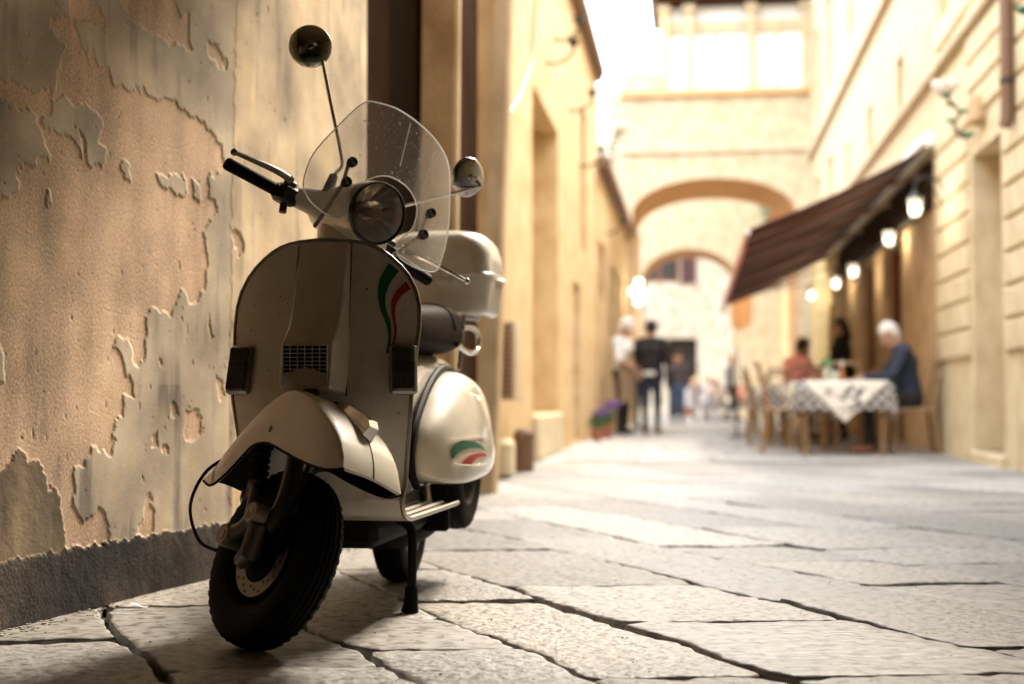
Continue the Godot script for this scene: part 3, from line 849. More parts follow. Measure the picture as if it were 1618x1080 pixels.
func scooter_materials() -> void:
	var grime := noise_tex(0.02, 5, 71, 0.35, 0.6)
	for k in [["scooter_paint", Color(0.69, 0.635, 0.54)], ["case_paint", Color(0.68, 0.64, 0.56)], ["decal_green", Color(0.02, 0.12, 0.06)], ["decal_red", Color(0.38, 0.035, 0.025)]]:
		var m := mat(k[0], k[1], 1.0)
		m.roughness_texture = grime
		tri(m, Vector3(0.5, 0.5, 0.5))
		if not k[0].ends_with("paint"):
			m.roughness_texture = null; m.roughness = 0.55; m.metallic_specular = 0.3
		else:
			m.clearcoat_enabled = true; m.clearcoat = 1.0; m.clearcoat_roughness = 0.04
			m.albedo_texture = ramp_tex(0.016, 6, 72, [[0.2, Color(0.88, 0.86, 0.82)], [0.42, Color(0.97, 0.965, 0.95)], [0.8, Color(1, 1, 1)]])
	mat("chrome", Color(0.62, 0.6, 0.57), 0.09, 1.0)
	mat("dull_metal", Color(0.3, 0.28, 0.25), 0.38, 1.0)
	mat("cast_metal", Color(0.12, 0.1, 0.08), 0.45, 0.5)
	mat("steel_disc", Color(0.34, 0.29, 0.23), 0.45, 0.4)
	bump(tri(mat("tyre_rubber", Color(0.004, 0.0037, 0.0034), 0.7), Vector3(0.08, 0.08, 0.08)), M.grain, 0.06)
	M.tyre_rubber.metallic_specular = 0.25
	mat("black_plastic", Color(0.014, 0.013, 0.012), 0.42)
	mat("black_rubber", Color(0.008, 0.008, 0.0075), 0.6).metallic_specular = 0.2
	mat("underside_black", Color(0.01, 0.009, 0.008), 0.7).metallic_specular = 0.25
	var s := mat("seat_leather", Color(0.012, 0.0062, 0.0035), 0.55)
	s.metallic_specular = 0.1
	bump(tri(s, Vector3(0.05, 0.05, 0.05)), M.grain, 0.03)
	mat("smoked_lens", Color(0.085, 0.07, 0.055), 0.14)
	mat("amber_lens", Color(0.035, 0.02, 0.013), 0.15)
	var g := mat("screen_plastic", Color(1, 1, 1), 0.03)
	g.albedo_color = Color(1, 1, 1, 0.14); g.transparency = BaseMaterial3D.TRANSPARENCY_ALPHA
	var l := mat("lamp_glass", Color(1, 1, 1), 0.02)
	l.albedo_color = Color(1, 1, 1, 0.1); l.transparency = BaseMaterial3D.TRANSPARENCY_ALPHA
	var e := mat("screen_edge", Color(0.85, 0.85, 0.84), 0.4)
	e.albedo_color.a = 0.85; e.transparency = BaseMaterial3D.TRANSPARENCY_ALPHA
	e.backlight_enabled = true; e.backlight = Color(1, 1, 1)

func decal(called: String, m: Material, parent: Node, top: Array, bottom: Array, f: Callable) -> void:   # a strip of film between two lines on a surface; f maps a 2-D point to the surface
	var a := smooth_path(top, 6); var b := smooth_path(bottom, 6)
	var mb := MB.new()
	for i in a.size() - 1:
		for k in 6:
			var q := func(p: Vector2, r: Vector2, t: float) -> Vector3: return f.call(p.lerp(r, t))
			mb.quad(q.call(a[i], b[i], (k + 1) / 6.0), q.call(a[i + 1], b[i + 1], (k + 1) / 6.0), q.call(a[i + 1], b[i + 1], k / 6.0), q.call(a[i], b[i], k / 6.0))
	obj(called, mb, m, parent, 60.0)

func wheel(parent: Node3D, o: Vector3, axis: Vector3, rim_m: Material) -> void:   # tyre and rim about an axle; the open side of the rim faces -axis
	var b := MB.new()
	b.lathe([Vector2(.124, -.036), Vector2(.135, -.043), Vector2(.150, -.0475), Vector2(.166, -.049), Vector2(.182, -.047), Vector2(.194, -.042), Vector2(.2, -.036), Vector2(.2045, -.03), Vector2(.2065, -.024), Vector2(.2035, -.0225), Vector2(.2035, -.0195), Vector2(.2085, -.018), Vector2(.2098, -.009), Vector2(.206, -.0075), Vector2(.206, -.0045), Vector2(.2102, -.003), Vector2(.2102, .003), Vector2(.206, .0045), Vector2(.206, .0075), Vector2(.2098, .009), Vector2(.2085, .018), Vector2(.2035, .0195), Vector2(.2035, .0225), Vector2(.2065, .024), Vector2(.2045, .03), Vector2(.194, .042), Vector2(.182, .047), Vector2(.166, .049), Vector2(.15, .0475), Vector2(.124, .036)], 72, o, axis, false)
	# shoulder blocks
	var s := axis.cross(Vector3.UP).normalized(); var u := axis.cross(s)
	for side in [-1, 1]:
		for i in 46:
			var a := TAU * (i + (0.5 if side > 0 else 0.0)) / 46
			var pts := []
			for q in [[.198, .0395, -.03], [.2062, .026, -.044], [.2062, .026, .012], [.198, .0395, .026]]:
				var d: Vector3 = s * cos(a + q[2]) + u * sin(a + q[2])
				pts.append([o + d * (q[0] + .0018) + axis * side * (q[1] + .0005), o + d * (q[0] - .004) + axis * side * (q[1] - .004)])
			var tp := []; var lo := []
			for q in pts: tp.append(q[0]); lo.append(q[1])
			if side > 0: tp.reverse(); lo.reverse()
			b.loft([lo, tp], true, false, true)
	obj("tyre", b, M.tyre_rubber, parent)
	b = MB.new()
	b.lathe([Vector2(.136, -.0405), Vector2(.131, -.0425), Vector2(.125, -.038), Vector2(.119, -.03), Vector2(.115, -.005), Vector2(.108, .004), Vector2(.09, .006), Vector2(.065, .002), Vector2(.05, -.004), Vector2(.046, -.014), Vector2(.02, -.016), Vector2(.001, -.016)], 48, o, axis, false)
	for i in 5:
		var a := TAU * i / 5 + 0.3
		b.lathe([Vector2(.0085, -.012), Vector2(.0085, .008)], 6, o + (s * cos(a) + u * sin(a)) * 0.075, axis)
	b.lathe([Vector2(.131, .043), Vector2(.115, .03), Vector2(.1, .02), Vector2(.04, .03), Vector2(.02, .03)], 40, o, axis, false)
	obj("rim", b, rim_m, parent)

func scooter() -> void:
	scooter_materials()
	var r := 0.4953; var th := 0.927
	var up := Vector3(0, cos(r), -sin(r)); var fw := Vector3(0, sin(r), cos(r))
	var fx := Vector3.RIGHT * cos(th) - fw * sin(th)
	FORK = Transform3D(Basis(fx, up, fw * cos(th) + Vector3.RIGHT * sin(th)), Vector3(0.021, 1.0, 0.731))
	var LEVEL := FORK * Transform3D(Basis(Vector3.RIGHT, Vector3(0, cos(r), sin(r)), Vector3(0, -sin(r), cos(r))), Vector3.ZERO)   # head of the bars, level when steering straight
	var o := thing("motor_scooter", "old cream motor scooter with flyscreen and top case parked by the peeling wall", "motor scooter", Transform3D(Basis(Vector3(.987, 0, .161), Vector3.UP, Vector3(-.161, 0, .987)), Vector3(-0.346, 0, -4.323)))
	var paint: Material = M.scooter_paint
	shield_parts(o, paint)
	front_end(o, paint)
	handlebar(o, paint, LEVEL)
	rear_end(o, paint)

func shield_parts(o: Node3D, paint: Material) -> void:
	# leg shield: front and back sheet, turning into the footboard
	var ys := [0.9545, 0.951, 0.946, 0.938, 0.928, 0.912, 0.89, 0.865, 0.83, 0.79, 0.74, 0.68, 0.62, 0.56, 0.5, 0.44, 0.4, 0.37, 0.34]
	var prof := []
	for y in ys: prof.append([y, null, shield_half(y)])
	var zb := shield_z(XC, 0.34)
	for q in [[0.315, -0.004, .203], [0.295, -0.014, .203], [0.279, -0.03, .203], [0.268, -0.054, .203], [0.262, -0.085, .204], [0.261, -0.1, .205]]: prof.append([q[0], zb + q[1], q[2]])
	var front := []; var back := []
	for q in prof:
		var fr := []; var bk := []
		for i in 25:
			var x: float = XC + q[2] * (i - 12) / 12.0
			var z: float = shield_z(x, q[0]) if q[1] == null else q[1]
			fr.append(Vector3(x, q[0], z))
			bk.append(Vector3(x, q[0] + (0.0 if q[1] == null else 0.005), z - 0.006))
		front.append(fr); back.append(bk)
	var b := MB.new()
	for i in front.size() - 1:
		b.strip(front[i + 1], front[i], false)
		b.strip(back[i], back[i + 1], false)
	b.strip(front[0], back[0], false)
	var sh := obj("leg_shield", b, paint, o)
	# rolled edge all the way round
	var edge := []
	for i in range(front.size() - 1, -1, -1): edge.append(front[i][0] + Vector3(0, 0, -0.003))
	for i in range(6, 19, 6): edge.append(front[0][i] + Vector3(0, 0.001, -0.003))
	for i in front.size(): edge.append(front[i][24] + Vector3(0, 0, -0.003))
	var fl := Vector3(XC, 0.261, 0.27)
	edge.push_front(Vector3(XC - 0.213, 0.2625, 0.60)); edge.push_front(Vector3(XC - 0.22, 0.263, 0.28))
	edge.append(Vector3(XC + 0.213, 0.2625, 0.60)); edge.append(Vector3(XC + 0.215, 0.263, 0.27))
	b = MB.new(); b.tube(edge, 0.0062, 10)
	obj("edge_trim", b, mat("trim_metal", Color(0.34, 0.3, 0.25), 0.34, 0.85), sh, 60)
	# footboard with rubber strips
	b = MB.new()
	b.loft([[Vector3(XC - .205, .262, .80), Vector3(XC - .205, .255, .80), Vector3(XC + .205, .255, .80), Vector3(XC + .205, .262, .80)], [Vector3(XC - .212, .262, .6), Vector3(XC - .212, .255, .6), Vector3(XC + .212, .255, .6), Vector3(XC + .212, .262, .6)], [Vector3(XC - .215, .262, .27), Vector3(XC - .215, .255, .27), Vector3(XC + .215, .255, .27), Vector3(XC + .215, .262, .27)]])
	var fb := obj("footboard", b, paint, o)
	for x in [-.175, -.14, -.105, .105, .14, .175]:
		b = MB.new(); b.rbox(Vector3(XC + x - .008, .2625, .3), Vector3(XC + x + .008, .271, .78), .004)
		obj("rubber_strip", b, M.dull_metal, fb)
	# casting down the middle with the horn grille
	b = MB.new()
	var rings := []
	for q in [[.950, .004, .056, .060], [.935, .010, .057, .064], [.90, .018, .058, .067], [.84, .029, .059, .070], [.78, .040, .060, .072], [.735, .055, .061, .074], [.712, .072, .062, .076], [.700, .086, .063, .077], [.692, .092, .064, .078], [.64, .093, .064, .078], [.592, .092, .063, .077], [.584, .086, .061, .076], [.578, .06, .06, .075], [.572, .0, .06, .075]]:
		var y: float = q[0]; var p: float = q[1]
		var z0 := shield_z(XC, y) - 0.004
		var ring := [Vector3(XC - q[3], y, z0 - 0.012), Vector3(XC - q[3] + .001, y, z0 + p * 0.35), Vector3(XC - q[2] - .003, y, z0 + p * 0.9), Vector3(XC - q[2] + .003, y, z0 + p)]
		for i in [-.5, 0., .5]: ring.append(Vector3(XC + q[2] * i, y, z0 + p + 0.004 * (1 - i * i * 2)))
		ring += [Vector3(XC + q[2] - .003, y, z0 + p), Vector3(XC + q[2] + .003, y, z0 + p * 0.9), Vector3(XC + q[3] - .001, y, z0 + p * 0.35), Vector3(XC + q[3], y, z0 - 0.012)]
		rings.append(ring)
	for i in rings.size() - 1: b.strip(rings[i + 1], rings[i], false)
	var hc := obj("horn_cover", b, paint, o, 28)
	var gz := shield_z(XC, 0.64) + 0.0915
	b = MB.new(); b.rbox(Vector3(XC - .054, .600, gz), Vector3(XC + .054, .688, gz + .002), .001)
	var gp := obj("grille", b, M.underside_black, hc)
	b = MB.new()
	for i in 10: b.rbox(Vector3(XC - .055, .6015 + i * .0094, gz + .002), Vector3(XC + .055, .6035 + i * .0094, gz + .0065), .0006)
	for i in 7: b.rbox(Vector3(XC - .0555 + i * .0182, .600, gz + .0025), Vector3(XC - .0538 + i * .0182, .688, gz + .0072), .0006)
	obj("grille_bar", b, paint, hc)
	# seams beside the casting
	for s in [-1, 1]:
		b = MB.new()
		var ln := []
		for k in 14:
			var y := lerpf(.948, .40, k / 13.0)
			var x: float = XC + s * lerpf(.068, .081, k / 13.0)
			ln.append(Vector3(x, y, shield_z(x, y)))
		b.tube(ln, 0.0013, 5); obj("seam", b, M.underside_black, sh)
	# turn signals
	for s in [-1, 1]:
		var x: float = XC + s * 0.207
		var y := 0.632
		var z := shield_z(x, y)
		var t := Transform3D(Basis(Vector3.UP, s * 0.32) * Basis(Vector3.RIGHT, -0.19), Vector3(x, y, z + .004))
		b = MB.new(); b.x = t; b.rbox(Vector3(-.034, -.062, -.012), Vector3(.034, .062, .012), .006)
		var sg := obj("turn_signal", b, M.dull_metal, o)
		b = MB.new(); b.x = t; b.rbox(Vector3(-.028, -.056, .0), Vector3(.028, .056, .019), .006)
		for i in 9: b.rbox(Vector3(-.025 + i * .006, -.053, .015), Vector3(-.0225 + i * .006, .053, .0212), .001)
		obj("lens", b, M.smoked_lens, sg)
		b = MB.new(); b.x = t; b.rbox(Vector3(-.0285, -.016, .0), Vector3(.0285, .02, .0198), .004)
		obj("reflector", b, M.amber_lens, sg)
	# ribbon in three colours on the shield
	var onto := func(p: Vector2) -> Vector3: return Vector3(p.x, p.y, shield_z(p.x, p.y) + 0.0014)
	var v := func(l: Array) -> Array:
		var a := []
		for i in l.size() / 2: a.append(Vector2(l[i * 2], l[i * 2 + 1]) * 0.001)
		return a
	decal("ribbon_green", M.decal_green, sh, v.call([182,897,163,857,160,820,167,783,182,746,190,714,187,672]), v.call([207,877,188,846,179,815,181,783,193,751,197,714,193,672]), onto)
	decal("ribbon_red", M.decal_red, sh, v.call([225,851,202,825,193,799,195,767,202,735,202,704,194,673]), v.call([237,832,216,814,204,788,204,762,209,730,206,699,200,673]), onto)
	# small blemishes: chips of paint gone to rust
	var rng := RandomNumberGenerator.new(); rng.seed = 9
	b = MB.new()
	for i in 34:
		var x := XC + rng.randf_range(-.2, .2); var y := rng.randf_range(.32, .9)
		if absf(x - XC) < .085 and y > .5: continue
		b.ball(Vector3(x, y, shield_z(x, y)), Vector3(1, rng.randf_range(.6, 1.8), .5) * rng.randf_range(.0009, .0022), 6, 4)
	obj("paint_chip", b, mat("rust", Color(0.1, 0.04, 0.02), 0.8), sh).set_meta("kind", "stuff")
	# glove box behind the shield, frame under the floor
	rbox_part(o, "glove_box", M.black_plastic, Vector3(XC - .16, .55, .73), Vector3(XC + .16, .86, .84), .03)
	rbox_part(o, "underframe", M.underside_black, Vector3(XC - .16, .185, .2), Vector3(XC + .12, .254, .82), .02)

func front_end(o: Node3D, paint: Material) -> void:
	var hub := Vector3(0, -.901, -.044)
	# mudguard
	var rings := []
	var inner := []
	var TOP := [[-.29, -.658], [-.227, -.628], [-.16, -.585], [-.094, -.547], [-.04, -.524], [.012, -.516], [.06, -.528], [.11, -.556], [.15, -.588], [.187, -.623], [.22, -.658], [.243, -.687], [.262, -.716], [.276, -.748], [.285, -.778], [.288, -.796]]
	var LOW := [[-.29, -.668], [-.25, -.694], [-.208, -.698], [-.146, -.675], [-.09, -.645], [-.056, -.641], [-.007, -.656], [.06, -.697], [.159, -.754], [.226, -.786], [.252, -.793], [.288, -.799]]
	var ws := [-.29, -.27, -.25, -.23, -.208, -.18, -.146, -.115, -.09, -.073, -.056, -.03, -.007, .02, .06, .1, .13, .159, .187, .21, .226, .243, .256, .267, .276, .282, .286, .288]
	for w in ws:
		var tp := smooth_table(TOP, w)
		var lw := minf(smooth_table(LOW, w), tp - .003)
		var hw := .1 - .012 * clampf((-.2 - w) / .09, 0., 1.) - .008 * clampf((w - .2) / .09, 0., 1.)
		var d := tp - lw
		var cr := minf(.022, d * .45)
		var half := [Vector2(1., lw), Vector2(1.01, lerpf(lw, tp - cr, .5)), Vector2(1., tp - cr), Vector2(.965, tp - cr * .45), Vector2(.88, tp - cr * .1), Vector2(.72, tp + .001), Vector2(.36, tp + .004), Vector2(0, tp + .005)]
		var ring := []
		for q in half: ring.append(Vector3(-q.x * hw, q.y - .006 * q.x, w + .012 * q.x))
		for i in range(half.size() - 2, -1, -1): ring.append(Vector3(half[i].x * hw, half[i].y + .008 * half[i].x, w - .016 * half[i].x))
		rings.append(ring)
		var inn := []
		for p in ring: inn.append(Vector3(p.x * .955, p.y - (.004 if absf(p.x) < hw * .99 else 0.), p.z * .985))
		inner.append(inn)
	var b := MB.new(); b.x = FORK
	for i in rings.size() - 1:
		b.strip(rings[i], rings[i + 1], false)
	b.strip(inner[-1], rings[-1], false) ; b.strip(rings[0], inner[0], false)
	for k in [0, rings[0].size() - 1]:
		for i in rings.size() - 1:
			if k == 0: b.quad(inner[i][k], inner[i + 1][k], rings[i + 1][k], rings[i][k])
			else: b.quad(rings[i][k], rings[i + 1][k], inner[i + 1][k], inner[i][k])
	var mg := obj("mudguard", b, paint, o, 32)
	b = MB.new(); b.x = FORK
	for i in inner.size() - 1: b.strip(inner[i + 1], inner[i], false)
	obj("lining", b, M.underside_black, mg)
	# lower lip
	for k in [0, rings[0].size() - 1]:
		var ln := []
		for q in rings: ln.append(q[k])
		b = MB.new(); b.x = FORK; b.tube(ln, .0032, 6); obj("lip", b, M.black_rubber, mg)
	# crest ornament along the top, ending in a block
	b = MB.new(); b.x = FORK
	var cr := []
	for q in [[.085, .004, .002], [.11, .011, .008], [.14, .0135, .014], [.175, .0155, .022], [.205, .0165, .029], [.222, .0165, .033], [.236, .016, .026]]:
		var n := Vector3(0, .68, .73)
		var c0 := Vector3(0, smooth_table(TOP, q[0]) - .008, q[0]); var top: Vector3 = c0 + n * (q[2] + .012)
		cr.append([c0 + Vector3(-q[1], 0, 0), c0 + Vector3(q[1], 0, 0), top + Vector3(q[1] * .8, 0, 0), top + Vector3(-q[1] * .8, 0, 0)])
	b.loft(cr)
	obj("crest_ornament", b, M.chrome, mg, 30)
	b = MB.new(); b.x = FORK
	var sl := []
	for w in [.23, .243, .256, .267, .276, .282, .286, .288]: sl.append(Vector3(0, smooth_table(TOP, w) + .0052, w + .0003))
	b.tube(sl, .0014, 5); obj("seam", b, M.underside_black, mg)
	b = MB.new(); b.x = FORK; b.lathe([Vector2(.008, 0), Vector2(.008, .004), Vector2(.004, .006)], 8, Vector3(-.1, -.622, -.002), Vector3.LEFT)
	obj("screw", b, M.dull_metal, mg)
	# wheel with brake
	var wh := sub("front_wheel", o, FORK)
	wheel(wh, hub, Vector3.RIGHT, M.underside_black)
	b = MB.new()
	var disc := PackedVector2Array()
	for i in 40: disc.append(Vector2(cos(TAU * i / 40), sin(TAU * i / 40)))
	for f in [-.034, -.030]:
		for i in 40:
			var p := disc[i]; var q := disc[(i + 1) % 40]
			var w := func(e: Vector2, rr: float) -> Vector3: return hub + Vector3(f, e.y * rr, e.x * rr)
			if f < -.033: b.quad(w.call(p, .066), w.call(q, .066), w.call(q, .1), w.call(p, .1))
			else: b.quad(w.call(p, .1), w.call(q, .1), w.call(q, .066), w.call(p, .066))
	b.lathe([Vector2(.1, -.034), Vector2(.1, -.030)], 40, hub, Vector3.RIGHT, false)
	obj("brake_disc", b, M.steel_disc, wh)
	b = MB.new()
	for i in 30:
		var a := TAU * i / 30
		var rr: float = [.075, .083, .091][i % 3]
		b.lathe([Vector2(.0033, -.0348), Vector2(.0033, -.0345)], 8, hub + Vector3(0, sin(a), cos(a)) * rr, Vector3.RIGHT)
	obj("disc_hole", b, M.underside_black, wh)
	b = MB.new(); b.lathe([Vector2(.012, -.085), Vector2(.03, -.08), Vector2(.045, -.05), Vector2(.06, -.036), Vector2(.062, -.02)], 24, hub, Vector3.RIGHT)
	obj("hub", b, M.underside_black, wh)
	b = MB.new(); b.rbox(hub + Vector3(-.075, -.02, .045), hub + Vector3(-.02, .075, .105), .014)
	obj("brake_caliper", b, M.underside_black, wh)
	# fork leg, link and damper
	b = MB.new(); b.x = FORK
	b.tube(smooth_path([Vector3(0, .0, 0), Vector3(0, -.3, .0), Vector3(-.02, -.45, .02), Vector3(-.045, -.57, .06), Vector3(-.068, -.66, .08), Vector3(-.073, -.77, .08), Vector3(-.078, -.835, .068), Vector3(-.084, -.87, .035)], 5), .0205, 14)
	var fk := obj("fork", b, mat("fork_metal", Color(0.06, 0.052, 0.042), 0.45, 0.4), o)
	b = MB.new(); b.x = FORK
	var c1 := Vector3(-.112, -.851, .031); var c2 := Vector3(-.112, -.879, -.071)
	b.tube([c1, c1.lerp(c2, .5) + Vector3(.004, -.004, 0), c2], [.024, .019, .022], 12)
	b.tube([c1 + Vector3(.006, -.02, 0), Vector3(-.095, -.93, -.0), Vector3(-.08, -.93, -.05)], [.022, .024, .02], 10)
	obj("link", b, M.cast_metal, fk)
	for c in [c1, c2]:
		b = MB.new(); b.x = FORK
		b.lathe([Vector2(.024, -.03), Vector2(.0255, .016), Vector2(.0225, .021), Vector2(.012, .0195), Vector2(.011, .0215), Vector2(.004, .0215)], 20, c, Vector3.LEFT)
		obj("link_bolt", b, M.steel_disc, fk)
	b = MB.new(); b.x = FORK
	var coil := []
	for i in 121:
		var a := TAU * i / 15.0
		var k := i / 120.0
		coil.append(Vector3(-.066 + cos(a) * .02, lerpf(-.60, -.735, k), -.084 + .018 * k + sin(a) * .021))
	b.tube(coil, .0046, 6); obj("spring", b, M.underside_black, fk)
	b = MB.new(); b.x = FORK
	b.tube([Vector3(-.066, -.57, -.09), Vector3(-.066, -.735, -.066), Vector3(-.066, -.736, -.066), Vector3(-.067, -.74, -.065), Vector3(-.08, -.85, -.045)], [.012, .012, .024, .017, .017], 14)
	obj("damper", b, M.fork_metal, fk)
	b = MB.new(); b.x = FORK
	b.tube(smooth_path([Vector3(-.05, -.6, -.2), Vector3(-.1, -.66, -.25), Vector3(-.125, -.76, -.25), Vector3(-.12, -.86, -.19), Vector3(-.11, -.9, -.12)], 6), .0042, 6)
	obj("brake_hose", b, M.black_rubber, fk)
	b = MB.new(); b.x = FORK
	b.tube(smooth_path([Vector3(-.05, -.60, .13), Vector3(-.07, -.7, .15), Vector3(-.08, -.8, .13), Vector3(-.08, -.9, .08)], 6), .0055, 6)
	obj("cable", b, M.black_rubber, fk)

func handlebar(o: Node3D, paint: Material, LEVEL: Transform3D) -> void:
	# cast head of the bars: pod behind the lamp, arms to both sides
	var b := MB.new(); b.x = LEVEL
	var rings := []
	for q in [[.134, .0555, .0805, .0805], [.118, .055, .084, .082], [.08, .052, .086, .0785], [.04, .046, .092, .074], [0, .04, .095, .068], [-.04, .034, .092, .06], [-.075, .028, .078, .05], [-.1, .024, .055, .035], [-.112, .022, .02, .014]]:
		var ring := []
		for k in 28:
			var a := TAU * k / 28
			ring.append(Vector3(cos(a) * q[2], q[1] + sin(a) * q[3], q[0]))
		rings.append(ring)
	rings.reverse()
	b.loft(rings, true, true, false)
	for s in [-1, 1]:
		var p := smooth_path([Vector3(s * .05, .034, -.015), Vector3(s * .09, .03, -.022), Vector3(s * .125, .022, -.03), Vector3(s * .155, .014, -.038)], 4)
		var rr := []
		for i in p.size(): rr.append(lerpf(.045, .021, float(i) / (p.size() - 1)))
		b.tube(p, rr, 16)
	b.tube([Vector3(0, .0, .0), Vector3(0, -.05, .027), Vector3(0, -.13, .07)], [.062, .056, .05], 20)
	var head := obj("handlebar", b, paint, o, 50)
	for s in [-1, 1]:
		var sx: float = s
		b = MB.new(); b.x = LEVEL
		b.tube([Vector3(sx * .19, .012, -.043), Vector3(sx * .196, .012, -.0435), Vector3(sx * .2, .0115, -.044), Vector3(sx * .335, .008, -.05), Vector3(sx * .34, .008, -.05)], [.017, .0185, .0165, .0165, .0145], 14)
		obj("grip", b, M.black_rubber, head)
		b = MB.new(); b.x = LEVEL
		b.rbox(Vector3(minf(sx * .135, sx * .19), -.012, -.07), Vector3(maxf(sx * .135, sx * .19), .038, -.012), .008)
		b.rbox(Vector3(minf(sx * .15, sx * .185), .03, -.045), Vector3(maxf(sx * .15, sx * .185), .052, -.02), .006)
		b.tube([Vector3(sx * .165, -.005, -.03), Vector3(sx * .16, -.035, -.02)], .01, 8)
		obj("switch_block", b, M.black_plastic, head)
		b = MB.new(); b.x = FORK
		var piv := Vector3(-.185, .048, .012) if s < 0 else Vector3(.19, .03, .02)
		var tip := Vector3(-.362, .016, .03) if s < 0 else Vector3(.374, -.002, .08)
		var lp := smooth_path([piv, piv.lerp(tip, .3) + Vector3(0, -.004, .012), piv.lerp(tip, .7) + Vector3(0, -.003, .008), tip], 4)
		b.tube(lp, [.009, .0092, .0094, .0092, .009, .0086, .0082, .0078, .0074, .007, .0065, .006, .0055], 8)
		b.ball(tip, Vector3(.0095, .0095, .0095), 10, 8)
		b.ball(piv, Vector3(.013, .012, .012), 8, 6)
		obj("lever", b, M.chrome if s > 0 else M.dull_metal, head)
	# headlamp
	var hl := sub("headlight", o, LEVEL * Transform3D(Basis.IDENTITY, Vector3(0, .0555, .134)).scaled_local(Vector3.ONE * 1.07))
	b = MB.new()
	b.lathe([Vector2(.0745, -.004), Vector2(.0752, .006), Vector2(.0742, .012), Vector2(.0725, .0135), Vector2(.0705, .012), Vector2(.0698, .004)], 44, Vector3.ZERO, Vector3(0, 0, 1), false)
	obj("bezel", b, M.black_plastic, hl)
	b = MB.new()
	var prof := []
	for i in 9:
		var k := i / 8.0
		prof.append(Vector2(lerpf(.0705, .012, k), .003 - .055 * sin(k * PI / 2)))
	b.lathe(prof, 18, Vector3.ZERO, Vector3(0, 0, -1) * -1.0, false)
	obj("reflector", b, mat("lamp_mirror", Color(0.75, 0.68, 0.58), 0.16, 1.0), hl, 12)
	b = MB.new()
	b.lathe([Vector2(.012, -.05), Vector2(.0125, -.01), Vector2(.0165, -.0065), Vector2(.017, -.003), Vector2(.013, -.002), Vector2(.012, -.006)], 16, Vector3.ZERO, Vector3(0, 0, 1))
	obj("bulb_shade", b, mat("bulb_brass", Color(0.3, 0.18, 0.08), 0.25, 1.0), hl)
	b = MB.new()
	prof = []
	for i in 7: prof.append(Vector2(.0708 * cos(i / 6.0 * PI / 2), .006 + .014 * sin(i / 6.0 * PI / 2)))
	b.lathe(prof, 36, Vector3.ZERO, Vector3(0, 0, 1), false)
	obj("lamp_lens", b, M.lamp_glass, hl)
	# flyscreen: a sheet of clear plastic, cut out round the lamp, bent a little
	var line := flat([-70,308,5,329,93,333,177,328,231,306,257,254,278,107,255,-25,214,-70,154,-95,97,-103,78,-87,84,-51,122,8,129,75,97,110,51,116,8,106,-32,76,-63,36,-84,-17,-94,-73,-121,-83,-136,-83,-171,-66,-194,-34,-199,4,-188,80,-149,174,-98,276], .001)
	var pa := []
	for p in line: pa.append(p)
	pa.append(pa[0])
	pa = smooth_path(pa, 4); pa.pop_back()
	var poly := PackedVector2Array(pa)
	var bent := func(x: float) -> float: return .15 - .9 * (x - .03) * (x - .03)
	b = MB.new(); b.x = FORK
	for k in 20:
		var x0 := -.21 + k * .025
		var st := PackedVector2Array([Vector2(x0, -.2), Vector2(x0 + .025, -.2), Vector2(x0 + .025, .4), Vector2(x0, .4)])
		for pc in Geometry2D.intersect_polygons(poly, st):
			var id := Geometry2D.triangulate_polygon(pc)
			for i in id.size() / 3:
				var t := []
				for j in 3: t.append(Vector3(pc[id[i * 3 + j]].x, pc[id[i * 3 + j]].y, bent.call(pc[id[i * 3 + j]].x)))
				if (t[1] - t[0]).cross(t[2] - t[0]).z < 0: t = [t[0], t[2], t[1]]
				b.tri(t[0], t[1], t[2])
				var dz := Vector3(0, 0, -.003)
				b.tri(t[0] + dz, t[2] + dz, t[1] + dz)
	var ws := obj("windscreen", b, M.screen_plastic, o, 60)
	b = MB.new(); b.x = FORK
	var rim := []
	for p in poly: rim.append(Vector3(p.x, p.y, bent.call(p.x) - .0015))
	rim.append(rim[0]); rim.append(rim[1])
	b.tube(rim, .0019, 6, false)
	obj("screen_rim", b, M.screen_edge, ws, 60)
	for l in [[Vector2(.062, .312), Vector2(.048, .16)], [Vector2(.165, .288), Vector2(.138, .135)]]:   # two thin pale lines raised on the sheet
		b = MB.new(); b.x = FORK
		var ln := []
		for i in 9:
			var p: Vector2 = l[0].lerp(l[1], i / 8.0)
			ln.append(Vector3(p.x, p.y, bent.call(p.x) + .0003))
		b.tube(ln, .0013, 6); obj("screen_line", b, M.screen_edge, ws, 60)
	var rng := RandomNumberGenerator.new(); rng.seed = 21
	b = MB.new(); b.x = FORK
	for i in 900:
		var p := Vector2(rng.randf_range(-.2, .28), rng.randf_range(-.1, .34))
		if not Geometry2D.is_point_in_polygon(p, poly) or rng.randf() > .35 + .65 * clampf(p.y / .25, 0, 1): continue
		var s := rng.randf_range(.0005, .0012) * (3.4 if rng.randf() < .02 else 1.0)
		b.ball(Vector3(p.x, p.y, bent.call(p.x) + .0004), Vector3(s, s * rng.randf_range(.7, 1.6), s * .4), 5, 3)
	obj("dust_specks", b, M.white_paint, ws).set_meta("kind", "stuff")
	# brackets of the screen with their bolts
	for l in [[Vector3(-.093, .093, .136), Vector3(-.099, .028, .135), Vector3(-.130, -.099, .09)], [Vector3(.182, .093, .129), Vector3(.162, .011, .134), Vector3(.10, -.081, .08)]]:
		b = MB.new(); b.x = FORK
		var z := Vector3(0, 0, -.012)
		b.tube([l[0] + z, l[1] + z, l[2] + z], .0055, 8)
		obj("screen_bracket", b, M.dull_metal, ws)
		for k in 2:
			b = MB.new(); b.x = FORK
			b.lathe([Vector2(.006, -.014), Vector2(.013, -.002), Vector2(.0135, .009), Vector2(.0115, .012), Vector2(.007, .0115), Vector2(.006, .009)], 14, l[k], Vector3(0, 0, 1))
			obj("bolt", b, M.black_plastic, ws)
